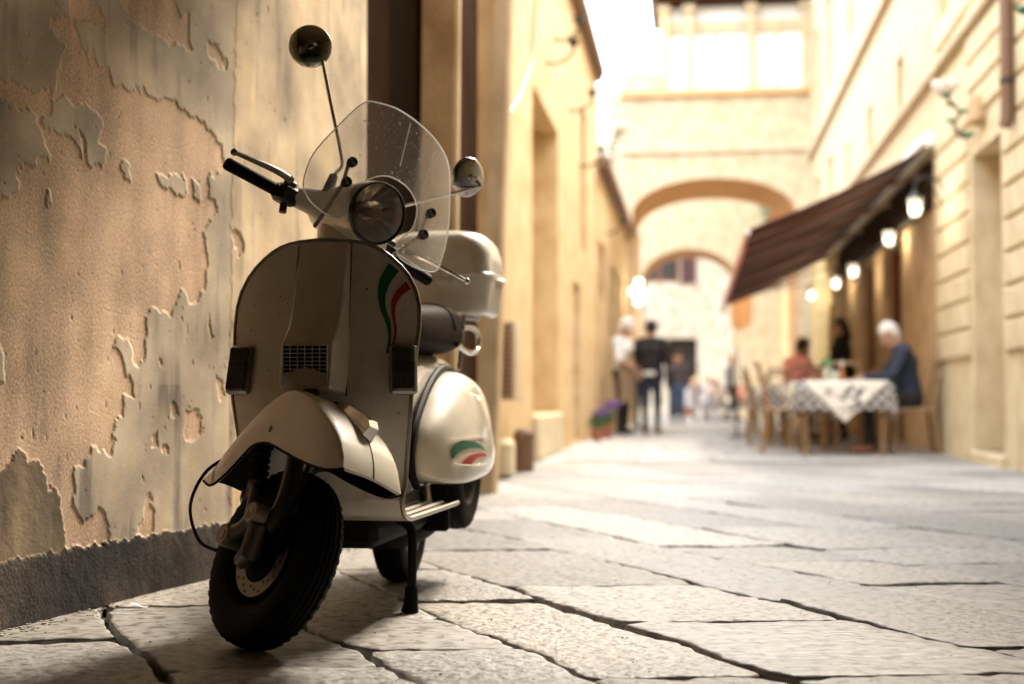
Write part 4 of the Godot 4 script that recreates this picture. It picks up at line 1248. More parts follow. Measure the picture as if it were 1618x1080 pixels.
	# mirrors: domed chrome backs on thin stems
	for k in 2:
		b = MB.new(); b.x = FORK
		var c := Vector3(-.212, .464, .03) if k == 0 else Vector3(.378, .377, .03)
		var n := Vector3(-.5, -.5, .7).normalized() if k == 0 else Vector3(.08, -.5, .85).normalized()
		b.lathe([Vector2(.0535, -.010), Vector2(.0565, -.008), Vector2(.0575, -.003), Vector2(.0555, .001), Vector2(.047, .0065), Vector2(.035, .0105), Vector2(.02, .013), Vector2(.011, .0145), Vector2(.0095, .022), Vector2(.006, .0235)], 40, c, n)
		var mr := obj("mirror", b, M.chrome, o, 50)
		b = MB.new(); b.x = FORK
		var knob := c + n * .02
		if k == 0: b.tube(smooth_path([Vector3(-.078, .07, .03), Vector3(-.066, .125, .03), Vector3(-.05, .16, .03), Vector3(-.062, .2, .031), Vector3(-.12, .32, .036), Vector3(-.178, .438, .042), knob + Vector3(.014, .01, .004), knob], 4), .0052, 8)
		else: b.tube(smooth_path([Vector3(.067, .075, .03), Vector3(.179, .167, .03), Vector3(.3, .267, .03), Vector3(.418, .363, .032), Vector3(.43, .374, .034), knob + Vector3(.018, .006, .004), knob], 4), .0052, 8)
		obj("stem", b, M.chrome, mr)
		b = MB.new(); b.x = FORK
		var s0 := Vector3(-.08, .055, .03) if k == 0 else Vector3(.06, .06, .03)
		var s1 := Vector3(-.07, .115, .03) if k == 0 else Vector3(.085, .09, .03)
		b.tube([s0, s1], [.016, .012], 10)
		obj("mirror_mount", b, M.black_plastic, mr)

func rear_end(o: Node3D, paint: Material) -> void:
	var b := MB.new()
	var rings := []
	for q in [[.40, .30, .46, .06], [.375, .27, .54, .09], [.32, .265, .62, .112], [.22, .27, .675, .125], [.08, .28, .70, .13], [-.1, .29, .71, .13], [-.3, .31, .71, .125], [-.48, .34, .69, .11], [-.6, .38, .65, .085], [-.68, .42, .58, .05], [-.7, .45, .54, .02]]:
		var ring := []
		var c: float = (q[1] + q[2]) / 2; var h: float = (q[2] - q[1]) / 2
		for k in 24:
			var a := TAU * k / 24
			var x := pow(absf(cos(a)), .6) * signf(cos(a)); var y := pow(absf(sin(a)), .6) * signf(sin(a))
			ring.append(Vector3(x * q[3] * (1.0 if y < 0.3 else 1.0 - (y - .3) * .28), c + y * h, q[0]))
		rings.append(ring)
	rings.reverse()
	b.loft(rings)
	obj("rear_body", b, paint, o, 50)
	# side cowls
	for s in [1, -1]:
		b = MB.new()
		if s < 0: b.x = Transform3D(Basis(Vector3(-1, 0, 0), Vector3.UP, Vector3.BACK), Vector3.ZERO)
		var zs := [-.47, -.46, -.44, -.41, -.37, -.32, -.25, -.17, -.09, -.04, 0., .04, .08, .115, .15, .18, .21, .235, .26, .28, .3, .315, .33, .343, .355, .366, .375, .383, .39, .396, .4, .403, .405]
		rings = []
		for z in zs:
			var ring := []
			for i in 41: ring.append(cowl_at(z, i / 40.0))
			rings.append(ring)
		for i in rings.size() - 1:
			if s > 0: b.strip(rings[i], rings[i + 1], false)
			else: b.strip(rings[i + 1], rings[i], false)
		var cw := obj("side_cowl", b, paint, o, 50)
		b = MB.new()
		if s < 0: b.x = Transform3D(Basis(Vector3(-1, 0, 0), Vector3.UP, Vector3.BACK), Vector3.ZERO)
		var ln := []
		for z in [-.3, -.2, -.1, -.05, 0., .05, .1, .15, .2, .24, .28, .31, .34, .365, .385, .397, .404]:
			var p := cowl_at(z, 0.0)
			ln.append(p + Vector3(.007, .006, .012))
		ln += [Vector3(.134, .375, .418), Vector3(.136, .345, .412), Vector3(.136, .315, .36)]
		b.tube(smooth_path(ln, 2), .0125, 8)
		obj("rubber_seal", b, M.black_rubber, cw)
		if s < 0: continue
		var onto := func(p: Vector2) -> Vector3:
			var e := .004
			var q := cowl_at(p.x, p.y)
			var n := (cowl_at(p.x + e, p.y) - q).cross(cowl_at(p.x, p.y + e) - q).normalized()
			return q + (n if n.x > 0 else -n) * .0045
		var v := func(l: Array) -> Array:
			var a := []
			for i in l.size() / 2: a.append(Vector2(l[i * 2], l[i * 2 + 1]))
			return a
		decal("ribbon_green", M.decal_green, cw, v.call([.304, .505, .245, .487, .17, .529, .075, .58, -.005, .640]), v.call([.305, .588, .265, .555, .205, .563, .105, .597, -.01, .646]), onto)
		decal("ribbon_red", M.decal_red, cw, v.call([.26, .647, .2, .617, .11, .63, -.01, .660]), v.call([.18, .681, .125, .658, .065, .664, -.01, .681]), onto)
		for l in [[.295, .429, .18, .504, -.06, .575], [.3, .63, .205, .681, -.035, .735]]:
			var pts := []
			for q in smooth_path(v.call(l), 8): pts.append(onto.call(q))
			b = MB.new(); b.tube(pts, .0022, 6); obj("bead", b, paint, cw)
	# seat, strap and grab rail
	b = MB.new()
	rings = []
	for q in [[.325, .735, .775, .05], [.315, .715, .80, .085], [.28, .705, .825, .108], [.2, .70, .84, .122], [.05, .70, .85, .132], [-.12, .70, .862, .138], [-.26, .705, .872, .138], [-.34, .715, .868, .13], [-.38, .73, .85, .11], [-.39, .75, .83, .08]]:
		var ring := []
		var c: float = (q[1] + q[2]) / 2; var h: float = (q[2] - q[1]) / 2
		for k in 28:
			var a := TAU * k / 28
			var x := pow(absf(cos(a)), .55) * signf(cos(a)); var y := pow(absf(sin(a)), .62) * signf(sin(a))
			ring.append(Vector3(x * q[3] * (1.0 - .12 * maxf(y, 0.)), c + y * h, q[0]))
		rings.append(ring)
	rings.reverse()
	b.loft(rings)
	var seat := obj("seat", b, M.seat_leather, o, 50)
	b = MB.new()
	var band := []
	for k in 15:
		var a := PI * k / 14 
		var x := pow(absf(cos(a)), .55) * signf(cos(a)); var y := pow(absf(sin(a)), .62)
		band.append(Vector3(x * .141 * (1.0 - .12 * y), .779 + y * .0875, -.16 - .02 * y))
	for k in 14:
		var p: Vector3 = band[k]; var q: Vector3 = band[k + 1]
		b.quad(p + Vector3(0, 0, .012), q + Vector3(0, 0, .012), q - Vector3(0, 0, .012), p - Vector3(0, 0, .012))
	b.tube(band, .005, 6)
	obj("strap", b, M.black_rubber, seat)
	b = MB.new()
	b.tube(smooth_path([Vector3(.138, .735, -.2), Vector3(.143, .72, -.3), Vector3(.145, .715, -.4), Vector3(.15, .73, -.49), Vector3(.15, .775, -.51), Vector3(.14, .80, -.46), Vector3(.12, .80, -.38)], 5), .0095, 10)
	b.tube(smooth_path([Vector3(-.138, .735, -.2), Vector3(-.145, .715, -.4), Vector3(-.15, .73, -.49), Vector3(-.15, .775, -.51), Vector3(-.14, .80, -.46), Vector3(-.12, .80, -.38)], 5), .0095, 10)
	obj("grab_rail", b, M.chrome, o)
	b = MB.new()
	for s in [-.1, .1]: b.tube([Vector3(s, .66, -.42), Vector3(s, .84, -.5), Vector3(s, .85, -.78)], .008, 8)
	obj("luggage_rack", b, M.dull_metal, o)
	# top case: tub and lid with a raised rim between
	b = MB.new()
	var ring_at := func(y: float, hx: float, z0: float, z1: float, r: float) -> Array:
		var ring := []
		for c in [[1, 1], [-1, 1], [-1, -1], [1, -1]]:
			for k in 5:
				var a: float = [0.0, PI / 2, PI, PI * 1.5][[[1, 1], [-1, 1], [-1, -1], [1, -1]].find(c)] + PI / 2 * k / 4
				ring.append(Vector3(c[0] * (hx - r) + cos(a) * r, y, (z0 + z1) / 2 + c[1] * ((z1 - z0) / 2 - r) + sin(a) * r))
		ring.reverse()
		return ring
	b.loft([ring_at.call(.85, .165, -.76, -.48, .05), ring_at.call(.858, .178, -.775, -.465, .06), ring_at.call(.875, .186, -.782, -.458, .06), ring_at.call(.975, .197, -.793, -.447, .06)])
	var tc := obj("top_case", b, M.case_paint, o, 40)
	b = MB.new()
	b.loft([ring_at.call(.976, .203, -.80, -.44, .065), ring_at.call(.979, .207, -.804, -.436, .066), ring_at.call(.990, .207, -.804, -.436, .066), ring_at.call(.994, .203, -.80, -.44, .065)])
	obj("case_rim", b, M.case_paint, tc, 40)
	b = MB.new()
	b.loft([ring_at.call(.9945, .199, -.796, -.444, .062), ring_at.call(1.06, .193, -.79, -.452, .066), ring_at.call(1.1, .182, -.778, -.466, .07), ring_at.call(1.125, .164, -.757, -.485, .075), ring_at.call(1.14, .138, -.73, -.51, .075), ring_at.call(1.15, .095, -.69, -.55, .065), ring_at.call(1.153, .04, -.65, -.6, .02)])
	obj("case_lid", b, M.case_paint, tc, 50)
	b = MB.new(); b.rbox(Vector3(.02, .955, -.446), Vector3(.075, .976, -.436), .003)
	b.rbox(Vector3(.03, .95, -.442), Vector3(.065, .97, -.43), .003)
	obj("latch", b, M.case_paint, tc)
	# wheels, engine, exhaust
	var rw := sub("rear_wheel", o)
	wheel(rw, Vector3(0, .21, 0), Vector3.LEFT, mat("wheel_silver", Color(0.4, 0.37, 0.33), 0.4, 0.7))
	mat("wheel_dark", Color(0.05, 0.045, 0.04), 0.5)
	var sw := sub("spare_wheel", o)
	wheel(sw, Vector3(.165, .366, -.06), Vector3.LEFT, M.wheel_dark)
	rbox_part(o, "engine", M.underside_black, Vector3(-.19, .16, -.12), Vector3(-.06, .36, .3), .04)
	b = MB.new(); b.tube(smooth_path([Vector3(-.1, .2, .2), Vector3(-.02, .17, .34), Vector3(.06, .165, .28), Vector3(.09, .17, .12), Vector3(.09, .2, -.2)], 4), .034, 12)
	obj("exhaust", b, M.underside_black, o)
	rbox_part(o, "mud_flap", M.black_rubber, Vector3(.12, .175, .2), Vector3(.2, .25, .23), .008)
	# stand
	b = MB.new()
	b.tube(smooth_path([Vector3(.02, .235, .60), Vector3(.13, .24, .6), Vector3(.172, .225, .603), Vector3(.183, .19, .607), Vector3(.182, .08, .607), Vector3(.18, .05, .607)], 5), .0125, 10)
	b.tube(smooth_path([Vector3(.02, .235, .60), Vector3(-.13, .24, .6), Vector3(-.172, .225, .603), Vector3(-.183, .19, .607), Vector3(-.182, .08, .607), Vector3(-.18, .05, .607)], 5), .0125, 10)
	var st := obj("stand", b, M.underside_black, o)
	for s in [-1, 1]:
		b = MB.new(); b.tube([Vector3(s * .181, .07, .607), Vector3(s * .181, .065, .607), Vector3(s * .179, .02, .605), Vector3(s * .176, .0, .604)], [.013, .017, .0195, .024], 10)
		obj("rubber_foot", b, M.black_rubber, st)
	b = MB.new(); b.tube([Vector3(-.02, .25, .72), Vector3(-.02, .18, .70)], .011, 8); obj("stand_stop", b, M.dull_metal, st)
# ---------------------------------------------------------------- awning over the restaurant tables
func awning() -> void:
	var o := thing("awning", "wide maroon striped fabric awning sloping out over the restaurant tables", "awning", lane(0, 0))
	var cloth := [mat("awning_maroon", Color(0.1, 0.012, 0.012), 0.9), mat("awning_beige", Color(0.3, 0.22, 0.15), 0.9)]
	for m in cloth: m.backlight_enabled = true
	cloth[0].backlight = Color(0.08, 0.03, 0.03); cloth[1].backlight = Color(0.16, 0.13, 0.1)
	mat("awning_red", Color(0.42, 0.07, 0.045), 0.9); M.awning_red.backlight_enabled = true; M.awning_red.backlight = Color(.5, .12, .09)
	var s := 14.75
	var k := 0
	while s < 26.9:
		var w: float = [0.95, 0.34, 1.1, 0.3][k % 4]
		var e := minf(s + w, 27.0)
		var b := MB.new()
		for i in 8:
			var t0 := i / 8.0; var t1 := (i + 1) / 8.0
			var P := func(t: float, ss: float, dn: float) -> Vector3: return Vector3(lerpf(2.46, 0.56, t), lerpf(3.2, 2.33, t) - 0.05 * sin(t * PI) - dn, -ss)
			b.quad(P.call(t0, s, 0.), P.call(t0, e, 0.), P.call(t1, e, 0.), P.call(t1, s, 0.))
			b.quad(P.call(t1, s, .004), P.call(t1, e, .004), P.call(t0, e, .004), P.call(t0, s, .004))
		obj("awning_panel", b, cloth[k % 2], o)
		# hanging front edge, scalloped
		b = MB.new()
		var n := int(maxf(2.0, (e - s) / 0.06))
		for i in n:
			var a := lerpf(s, e, float(i) / n); var c := lerpf(s, e, float(i + 1) / n)
			var ya := 2.12 + 0.035 * absf(sin(a * 9.0)); var yc := 2.12 + 0.035 * absf(sin(c * 9.0))
			for q in [0.555, 0.551]:
				if q > .553: b.quad(Vector3(q, ya, -a), Vector3(q, yc, -c), Vector3(q, 2.33, -c), Vector3(q, 2.33, -a))
				else: b.quad(Vector3(q, yc, -c), Vector3(q, ya, -a), Vector3(q, 2.33, -a), Vector3(q, 2.33, -c))
		obj("valance", b, M.awning_red if k % 2 == 0 else cloth[1], o)
		s = e
		k += 1
	var b := MB.new(); b.tube([Vector3(0.57, 2.31, -14.7), Vector3(0.57, 2.31, -27.05)], 0.03, 8)
	obj("front_bar", b, M.white_paint, o)
	b = MB.new(); b.tube([Vector3(2.42, 3.24, -14.68), Vector3(2.42, 3.24, -27.05)], 0.075, 12)
	obj("roller", b, M.white_paint, o)
	for a in [15.3, 17.6, 20.4, 23.4, 26.2]:
		b = MB.new(); b.tube([Vector3(2.45, 2.98, -a), Vector3(1.5, 2.66, -a - 0.35), Vector3(0.58, 2.3, -a)], 0.022, 8)
		obj("folding_arm", b, M.pipe_brown, o)

# ---------------------------------------------------------------- lamps
func lantern(x: Transform3D, label: String, side: float, lit: float) -> void:   # iron bracket on the wall (towards +x * side), glass lantern hanging from it
	var o := thing("wall_lantern", label, "lantern", x, "wall lanterns by the restaurant")
	var b := MB.new()
	b.tube(smooth_path([Vector3(side * .42, .25, 0), Vector3(side * .3, .4, 0), Vector3(side * .1, .44, 0), Vector3(0, .34, 0), Vector3(0, .26, 0)], 5), .012, 8)
	b.tube(smooth_path([Vector3(side * .42, .05, 0), Vector3(side * .3, .2, 0), Vector3(side * .2, .4, 0)], 5), .009, 8)
	obj("bracket", b, M.iron, o)
	b = MB.new()
	b.lathe([Vector2(.02, .26), Vector2(.03, .24), Vector2(.05, .2), Vector2(.125, .13), Vector2(.12, .12)], 6, Vector3.ZERO, Vector3.UP)
	b.lathe([Vector2(.065, -.13), Vector2(.07, -.145), Vector2(.03, -.17), Vector2(.012, -.2)], 6, Vector3.ZERO, Vector3.UP)
	for i in 6:
		var a := TAU * i / 6
		b.tube([Vector3(cos(a) * .066, -.135, sin(a) * .066), Vector3(cos(a) * .112, .125, sin(a) * .112)], .006, 5)
	obj("lantern_frame", b, M.iron, o)
	b = MB.new(); b.lathe([Vector2(.062, -.13), Vector2(.107, .12)], 6, Vector3.ZERO, Vector3.UP, false)
	obj("pane", b, M.lamp_glass, o, 10)
	b = MB.new(); b.ball(Vector3.ZERO, Vector3(.03, .038, .03), 12, 8)
	obj("bulb", b, M.bulb_glow, o)
	var l := OmniLight3D.new()
	l.name = "lantern_light"
	o.add_child(l)
	l.light_energy = lit; l.light_size = .03; l.light_color = Color(1, .92, .78); l.omni_range = 8; l.omni_attenuation = 2; l.shadow_enabled = true

func lamps() -> void:
	var g := mat("bulb_glow", Color(.9, .85, .75), .5)
	g.emission_enabled = true; g.emission = Color(1, .93, .8); g.emission_energy_multiplier = 2.5
	var k := 0
	for s in [13.9, 16.9, 19.4, 22.6, 26.6]:
		var lab: String = ["nearest lit wall lantern at the end of the awning", "second lit wall lantern in the row under the awning", "third lit wall lantern in the row under the awning", "fourth lit wall lantern in the row under the awning", "lit wall lantern on the yellow house beyond the awning"][k]
		lantern(lane(WALL_R - [.36, .2, .34, .25, .3][k], s, [2.42, 2.46, 2.3, 2.4, 2.5][k]).scaled_local(Vector3.ONE * .68), lab, 1.0, .05)
		k += 1
	# cluster of white globes by the bridge on the left
	var o := thing("globe_lamp", "cluster of lit white globes hanging from an iron arm by the bridge", "street lamp", lane(WALL_L + .32, 28.9, 2.75))
	var b := MB.new()
	b.tube(smooth_path([Vector3(-.34, 1.1, 0), Vector3(-.1, 1.25, 0), Vector3(0, 1.15, 0), Vector3(0, .3, 0)], 5), .014, 8)
	for e in [Vector3(-.11, .1, .03), Vector3(.1, .05, -.02), Vector3(-.01, -.1, .04)]: b.tube([Vector3(0, .3, 0), e], .008, 6)
	obj("arm", b, M.iron, o)
	for i in 4:
		var gp: Vector3 = [Vector3(0, .22, 0), Vector3(-.11, .03, .03), Vector3(.1, -.02, -.02), Vector3(-.01, -.17, .04)][i]
		b = MB.new(); b.ball(gp, Vector3(.068, .072, .068), 14, 9)
		obj("globe", b, M.bulb_glow, o)
		var l := OmniLight3D.new(); l.name = "globe_light"; o.add_child(l)
		l.position = gp
		l.light_energy = .02; l.light_size = .07; l.light_color = Color(1, .94, .84); l.omni_range = 8; l.omni_attenuation = 2; l.shadow_enabled = true
	# painted festival lamps on curling arms: leaves, cup and a pale flower of petals
	mat("lamp_green", Color(.02, .16, .07), .4); mat("lamp_red", Color(.4, .08, .04), .4); mat("petal_white", Color(.75, .7, .62), .5); mat("petal_orange", Color(.7, .26, .1), .5)
	for q in [[lane(WALL_R - .02, 12.75, 2.95), -1.0, 1.0, "painted festival lamp with green leaves on the wall above the awning", M.petal_white], [lane(WALL_L + .04, 21.3, 4.25), 1.0, 1.2, "painted festival lamp with red cup on the low left roof", M.petal_white], [lane(WALL_R - .02, 9.35, 2.95), -1.0, 1.6, "large orange festival lamp at the upper right corner", M.petal_orange]]:
		var f := thing("festival_lamp", q[3], "wall lamp", q[0], "painted festival lamps")
		var d: float = q[1]; var z: float = q[2]
		var arm := smooth_path([Vector3(0, -.02, 0), Vector3(d * .1, -.06, 0) * z, Vector3(d * .17, .06, 0) * z, Vector3(d * .12, .16, 0) * z, Vector3(d * .2, .26, 0) * z, Vector3(d * .24, .32, 0) * z], 5)
		b = MB.new(); b.tube(arm, .016 * z, 8); obj("arm", b, M.pipe_brown, f)
		for i in 6:
			b = MB.new(); var p: Vector3 = arm[3 + i * 4]
			b.ball(p + Vector3(sin(i * 2.4) * .03, .01, cos(i * 2.4) * .05) * z, Vector3(.05, .022, .034) * z, 8, 5)
			obj("leaf", b, M.lamp_green, f)
		var c: Vector3 = arm[-1]
		b = MB.new(); b.lathe([Vector2(.02, -.02), Vector2(.05, .0), Vector2(.075, .05), Vector2(.07, .055)], 14, Vector3.ZERO, Vector3.UP)
		for i in b.v.size(): b.v[i] = b.v[i] * z + c
		obj("cup", b, M.lamp_red, f)
		for i in 7:
			var a := TAU * i / 7
			b = MB.new(); b.x = Transform3D(Basis(Vector3.UP, a) * Basis(Vector3.BACK, -.5), c + Vector3(0, .05 * z, 0))
			b.ball(Vector3(.06, .06, 0) * z, Vector3(.03, .075, .045) * z, 8, 6)
			obj("petal", b, q[4], f)

# ---------------------------------------------------------------- tables, chairs, what stands on them
func make_chair() -> Node3D:   # bent wood cafe chair, facing +z
	var o := thing("cafe_chair", "", "chair", X0, "wooden cafe chairs at the tables")
	var w: Material = M.chair_wood
	for s in [-1, 1]:
		var b := MB.new(); b.tube([Vector3(s * .19, 0, .2), Vector3(s * .18, .44, .17)], [.014, .018], 8); obj("leg", b, w, o)
		b = MB.new(); b.tube(smooth_path([Vector3(s * .19, 0, -.24), Vector3(s * .185, .44, -.19), Vector3(s * .185, .7, -.22), Vector3(s * .17, .9, -.27)], 4), .017, 8); obj("leg", b, w, o)
	rbox_part(o, "seat", w, Vector3(-.21, .435, -.21), Vector3(.21, .468, .21), .012)
	var b := MB.new(); b.tube(smooth_path([Vector3(-.17, .9, -.27), Vector3(-.1, .94, -.3), Vector3(.1, .94, -.3), Vector3(.17, .9, -.27)], 4), .019, 8); obj("backrest", b, w, o)
	for y in [.62, .76]: b = MB.new(); b.tube([Vector3(-.18, y, -.215 - (y - .6) * .25), Vector3(0, y, -.24 - (y - .6) * .25), Vector3(.18, y, -.215 - (y - .6) * .25)], .014, 6); obj("slat", b, w, o)
	for z in [-.2, .18]: b = MB.new(); b.tube([Vector3(-.185, .2, z), Vector3(.185, .2, z)], .01, 6); obj("stretcher", b, w, o)
	return o

func make_table(x: Transform3D, label: String) -> Node3D:
	var o := thing("cafe_table", label, "table", x, "cafe tables under the awning")
	rbox_part(o, "tabletop", M.chair_wood, Vector3(-.44, .70, -.44), Vector3(.44, .735, .44), .01)
	for i in 4:
		var sx := -1.0 if i % 2 == 0 else 1.0; var sz := -1.0 if i < 2 else 1.0
		var b := MB.new(); b.tube([Vector3(sx * .38, 0, sz * .38), Vector3(sx * .38, .7, sz * .38)], [.018, .024], 8)
		obj("leg", b, M.chair_wood, o)
	return o

func make_cloth(x: Transform3D, label: String, m: Material, drop: float, seed_: int, rot := 0.0) -> Node3D:   # a square cloth hanging in folds over a table
	var n := 36
	var rng := RandomNumberGenerator.new(); rng.seed = seed_
	var nz := noise(2.2, 2, seed_)
	var half := .455; var full := half + drop
	var b := MB.new()
	var pts := []; var uvs := []
	for j in n + 1:
		for i in n + 1:
			var u := (float(i) / n * 2 - 1) * full; var v := (float(j) / n * 2 - 1) * full
			var p := Vector2(u, v).rotated(rot)
			uvs.append(Vector2(u, v))
			var q := Vector2(clampf(p.x, -half, half), clampf(p.y, -half, half))
			var over := p - q
			var d := over.length()
			var y := .7385 if rot == 0.0 else .7435
			if d > 0.0:
				var out := over.normalized()
				var along := q.x * out.y - q.y * out.x + p.angle() * .3
				var fold := (sin(along * 21.0 + seed_) * .5 + nz.get_noise_2d(p.x * 3.0, p.y * 3.0)) * minf(d, .2) * .22
				var k := minf(d, .02)
				q += out * (k + absf(fold) + d * .06 + (.004 if rot != 0.0 else 0.0))
				y -= d - k * .6
			pts.append(Vector3(q.x, y, q.y))
	for j in n:
		for i in n:
			var a := j * (n + 1) + i
			for t in [[a, a + n + 1, a + 1], [a + 1, a + n + 1, a + n + 2]]:
				b.tri(pts[t[0]], pts[t[1]], pts[t[2]])
				for k in [t[0], t[2], t[1]]: b.uv.push_back(uvs[k])
	var o := obj("tablecloth", b, m, self, 70)
	o.transform = x
	tag(o, label, "tablecloth", "cloths on the cafe tables")
	return o

func furniture() -> void:
	mat("chair_wood", Color(.3, .18, .09), .5)
	mat("chair_dark", Color(.05, .035, .025), .5)
	# woven check: a flat print
	var im := Image.create_empty(64, 64, false, Image.FORMAT_RGB8)
	im.fill(Color(.85, .83, .8))
	im.fill_rect(Rect2i(0, 0, 32, 32), Color(.05, .05, .06)); im.fill_rect(Rect2i(32, 32, 32, 32), Color(.32, .3, .3))
	var ck := mat("check_cloth", Color(.8, .8, .8), .95)
	ck.albedo_texture = ImageTexture.create_from_image(im)
	ck.uv1_scale = Vector3(9, 9, 1)
	mat("white_cloth", Color(.75, .71, .63), .95)
	var tables := [[1.5, 14.75], [1.3, 17.2], [1.35, 19.4], [1.35, 21.9]]
	var tl := ["nearest cafe table, where the white haired man sits", "second cafe table behind the nearest one", "third cafe table where the man in pink sits", "farthest cafe table beside the woman in black"]
	for i in 4:
		var x := lane(tables[i][0], tables[i][1])
		make_table(x, tl[i])
		make_cloth(x, ["black and white checked cloth on the nearest cafe table", "checked cloth on the second cafe table", "checked cloth on the third cafe table", "checked cloth on the farthest cafe table"][i], ck, .30, 3 + i)
		make_cloth(x, ["white cloth laid cornerwise over the nearest checked cloth", "white cloth laid cornerwise on the second table", "white cloth laid cornerwise on the third table", "white cloth laid cornerwise on the farthest table"][i], M.white_cloth, .17, 30 + i, PI / 4)
	var ch := make_chair()
	var spots := [
		[2.22, 14.7, -PI / 2, "wooden cafe chair the white haired man sits on"], [.93, 14.5, PI / 2, "empty wooden chair facing the nearest table from the left"], [1.6, 15.55, PI, "empty wooden chair behind the nearest table"],
		[.9, 17.1, PI / 2, "empty chair left of the second table"], [1.9, 17.3, -PI / 2, "empty chair right of the second table, against the wall"], [1.3, 16.45, 0.0, "empty chair in front of the second table"],
		[1.3, 20.1, 0.0, "chair under the man in the pink shirt"], [1.0, 19.4, PI / 2, "empty chair left of the third table"], [1.05, 21.9, PI / 2, "empty chair left of the farthest table"], [1.3, 22.6, PI, "empty chair behind the farthest table"]]
	spots[6][2] = 2.2; spots[6][1] = 18.72
	for i in spots.size():
		var q: Array = spots[i]
		var x := lane(q[0], q[1]) * Transform3D(Basis(Vector3.UP, q[2]), Vector3.ZERO)
		if i == 0: ch.transform = x; ch.set_meta("label", q[3])
		else: copy(ch, q[3], x)
	# on the nearest table
	var bm := mat("bottle_glass", Color(.6, .6, .6), .05)
	bm.albedo_color = Color(.9, .95, .9, .25); bm.transparency = BaseMaterial3D.TRANSPARENCY_ALPHA
	mat("green_cap", Color(.05, .25, .08), .5); mat("sauce_orange", Color(.35, .12, .04), .4); mat("china", Color(.8, .79, .76), .2)
	var items := [[1.36, 14.52, "clear bottle with a green top on the nearest table", "bottle", M.bottle_glass, M.green_cap, .05, .17], [1.5, 14.5, "small orange sauce bottle on the nearest table", "bottle", M.sauce_orange, M.white_paint, .03, .15]]
	for q in items:
		var o := thing("bottle", q[2], "bottle", lane(q[0], q[1], .744), "bottles on the nearest table")
		var b := MB.new(); b.lathe([Vector2(q[6], 0), Vector2(q[6], q[7] * .6), Vector2(q[6] * .45, q[7] * .85), Vector2(q[6] * .42, q[7])], 14, Vector3.ZERO, Vector3.UP)
		obj("glass_body", b, q[4], o)
		b = MB.new(); b.lathe([Vector2(q[6] * (1.0 if q[5] == M.green_cap else .5), q[7]), Vector2(q[6] * (.95 if q[5] == M.green_cap else .5), q[7] + .05)], 12, Vector3.ZERO, Vector3.UP)
		obj("cap", b, q[5], o)
	var gl := MB.new(); gl.lathe([Vector2(.026, 0), Vector2(.034, .1), Vector2(.032, .1), Vector2(.024, .008)], 14, Vector3.ZERO, Vector3.UP)
	var g0 := tag(obj("drinking_glass", gl, M.bottle_glass), "clear drinking glass beside the orange bottle", "glass") as Node3D
	g0.transform = lane(1.43, 14.44, .744)
	var pl := MB.new(); pl.lathe([Vector2(.06, 0), Vector2(.11, .016), Vector2(.112, .02), Vector2(.06, .006)], 20, Vector3.ZERO, Vector3.UP)
	var p0 := tag(obj("plate", pl, M.china), "white plate before the white haired man", "plate") as Node3D
	p0.transform = lane(1.72, 14.68, .744)

# ---------------------------------------------------------------- small things along the lane
func foliage(o: Node3D, c: Vector3, r: Vector3, n: int, m: Material, sd: int, called := "foliage", size := .05) -> void:
	var rng := RandomNumberGenerator.new(); rng.seed = sd
	var b := MB.new()
	for i in n:
		var d := Vector3(rng.randfn(), rng.randfn(), rng.randfn()).normalized() * pow(rng.randf(), .4)
		var p := c + d * r
		var u := Vector3(rng.randfn(), rng.randfn(), rng.randfn()).normalized()
		var v := u.cross(Vector3(rng.randfn(), rng.randfn(), rng.randfn())).normalized()
		var s := size * rng.randf_range(.6, 1.3)
		b.quad(p - u * s, p - v * s * .45, p + u * s, p + v * s * .45)
	obj(called, b, m, o, 10).set_meta("kind", "stuff")

func pot_plant(x: Transform3D, label: String, h: float, flower: Material, sd: int) -> void:
	var o := thing("potted_plant", label, "plant", x)
	var b := MB.new(); b.lathe([Vector2(.1, 0), Vector2(.14, .22), Vector2(.15, .22), Vector2(.15, .26), Vector2(.13, .26), Vector2(.12, .2)], 16, Vector3.ZERO, Vector3.UP)
	obj("pot", b, M.terracotta, o)
	b = MB.new()
	for i in 5: b.tube([Vector3(0, .2, 0), Vector3(sin(i * 1.3) * .12, .26 + h * .5, cos(i * 1.3) * .12)], .006, 5)
	obj("stem", b, M.leaf_green, o)
	foliage(o, Vector3(0, .26 + h * .45, 0), Vector3(.2, h * .5, .2), 160, M.leaf_green, sd)
	if flower: foliage(o, Vector3(.08, .26 + h, 0), Vector3(.24, .09, .2), 110, flower, sd + 1, "blossom", .035)

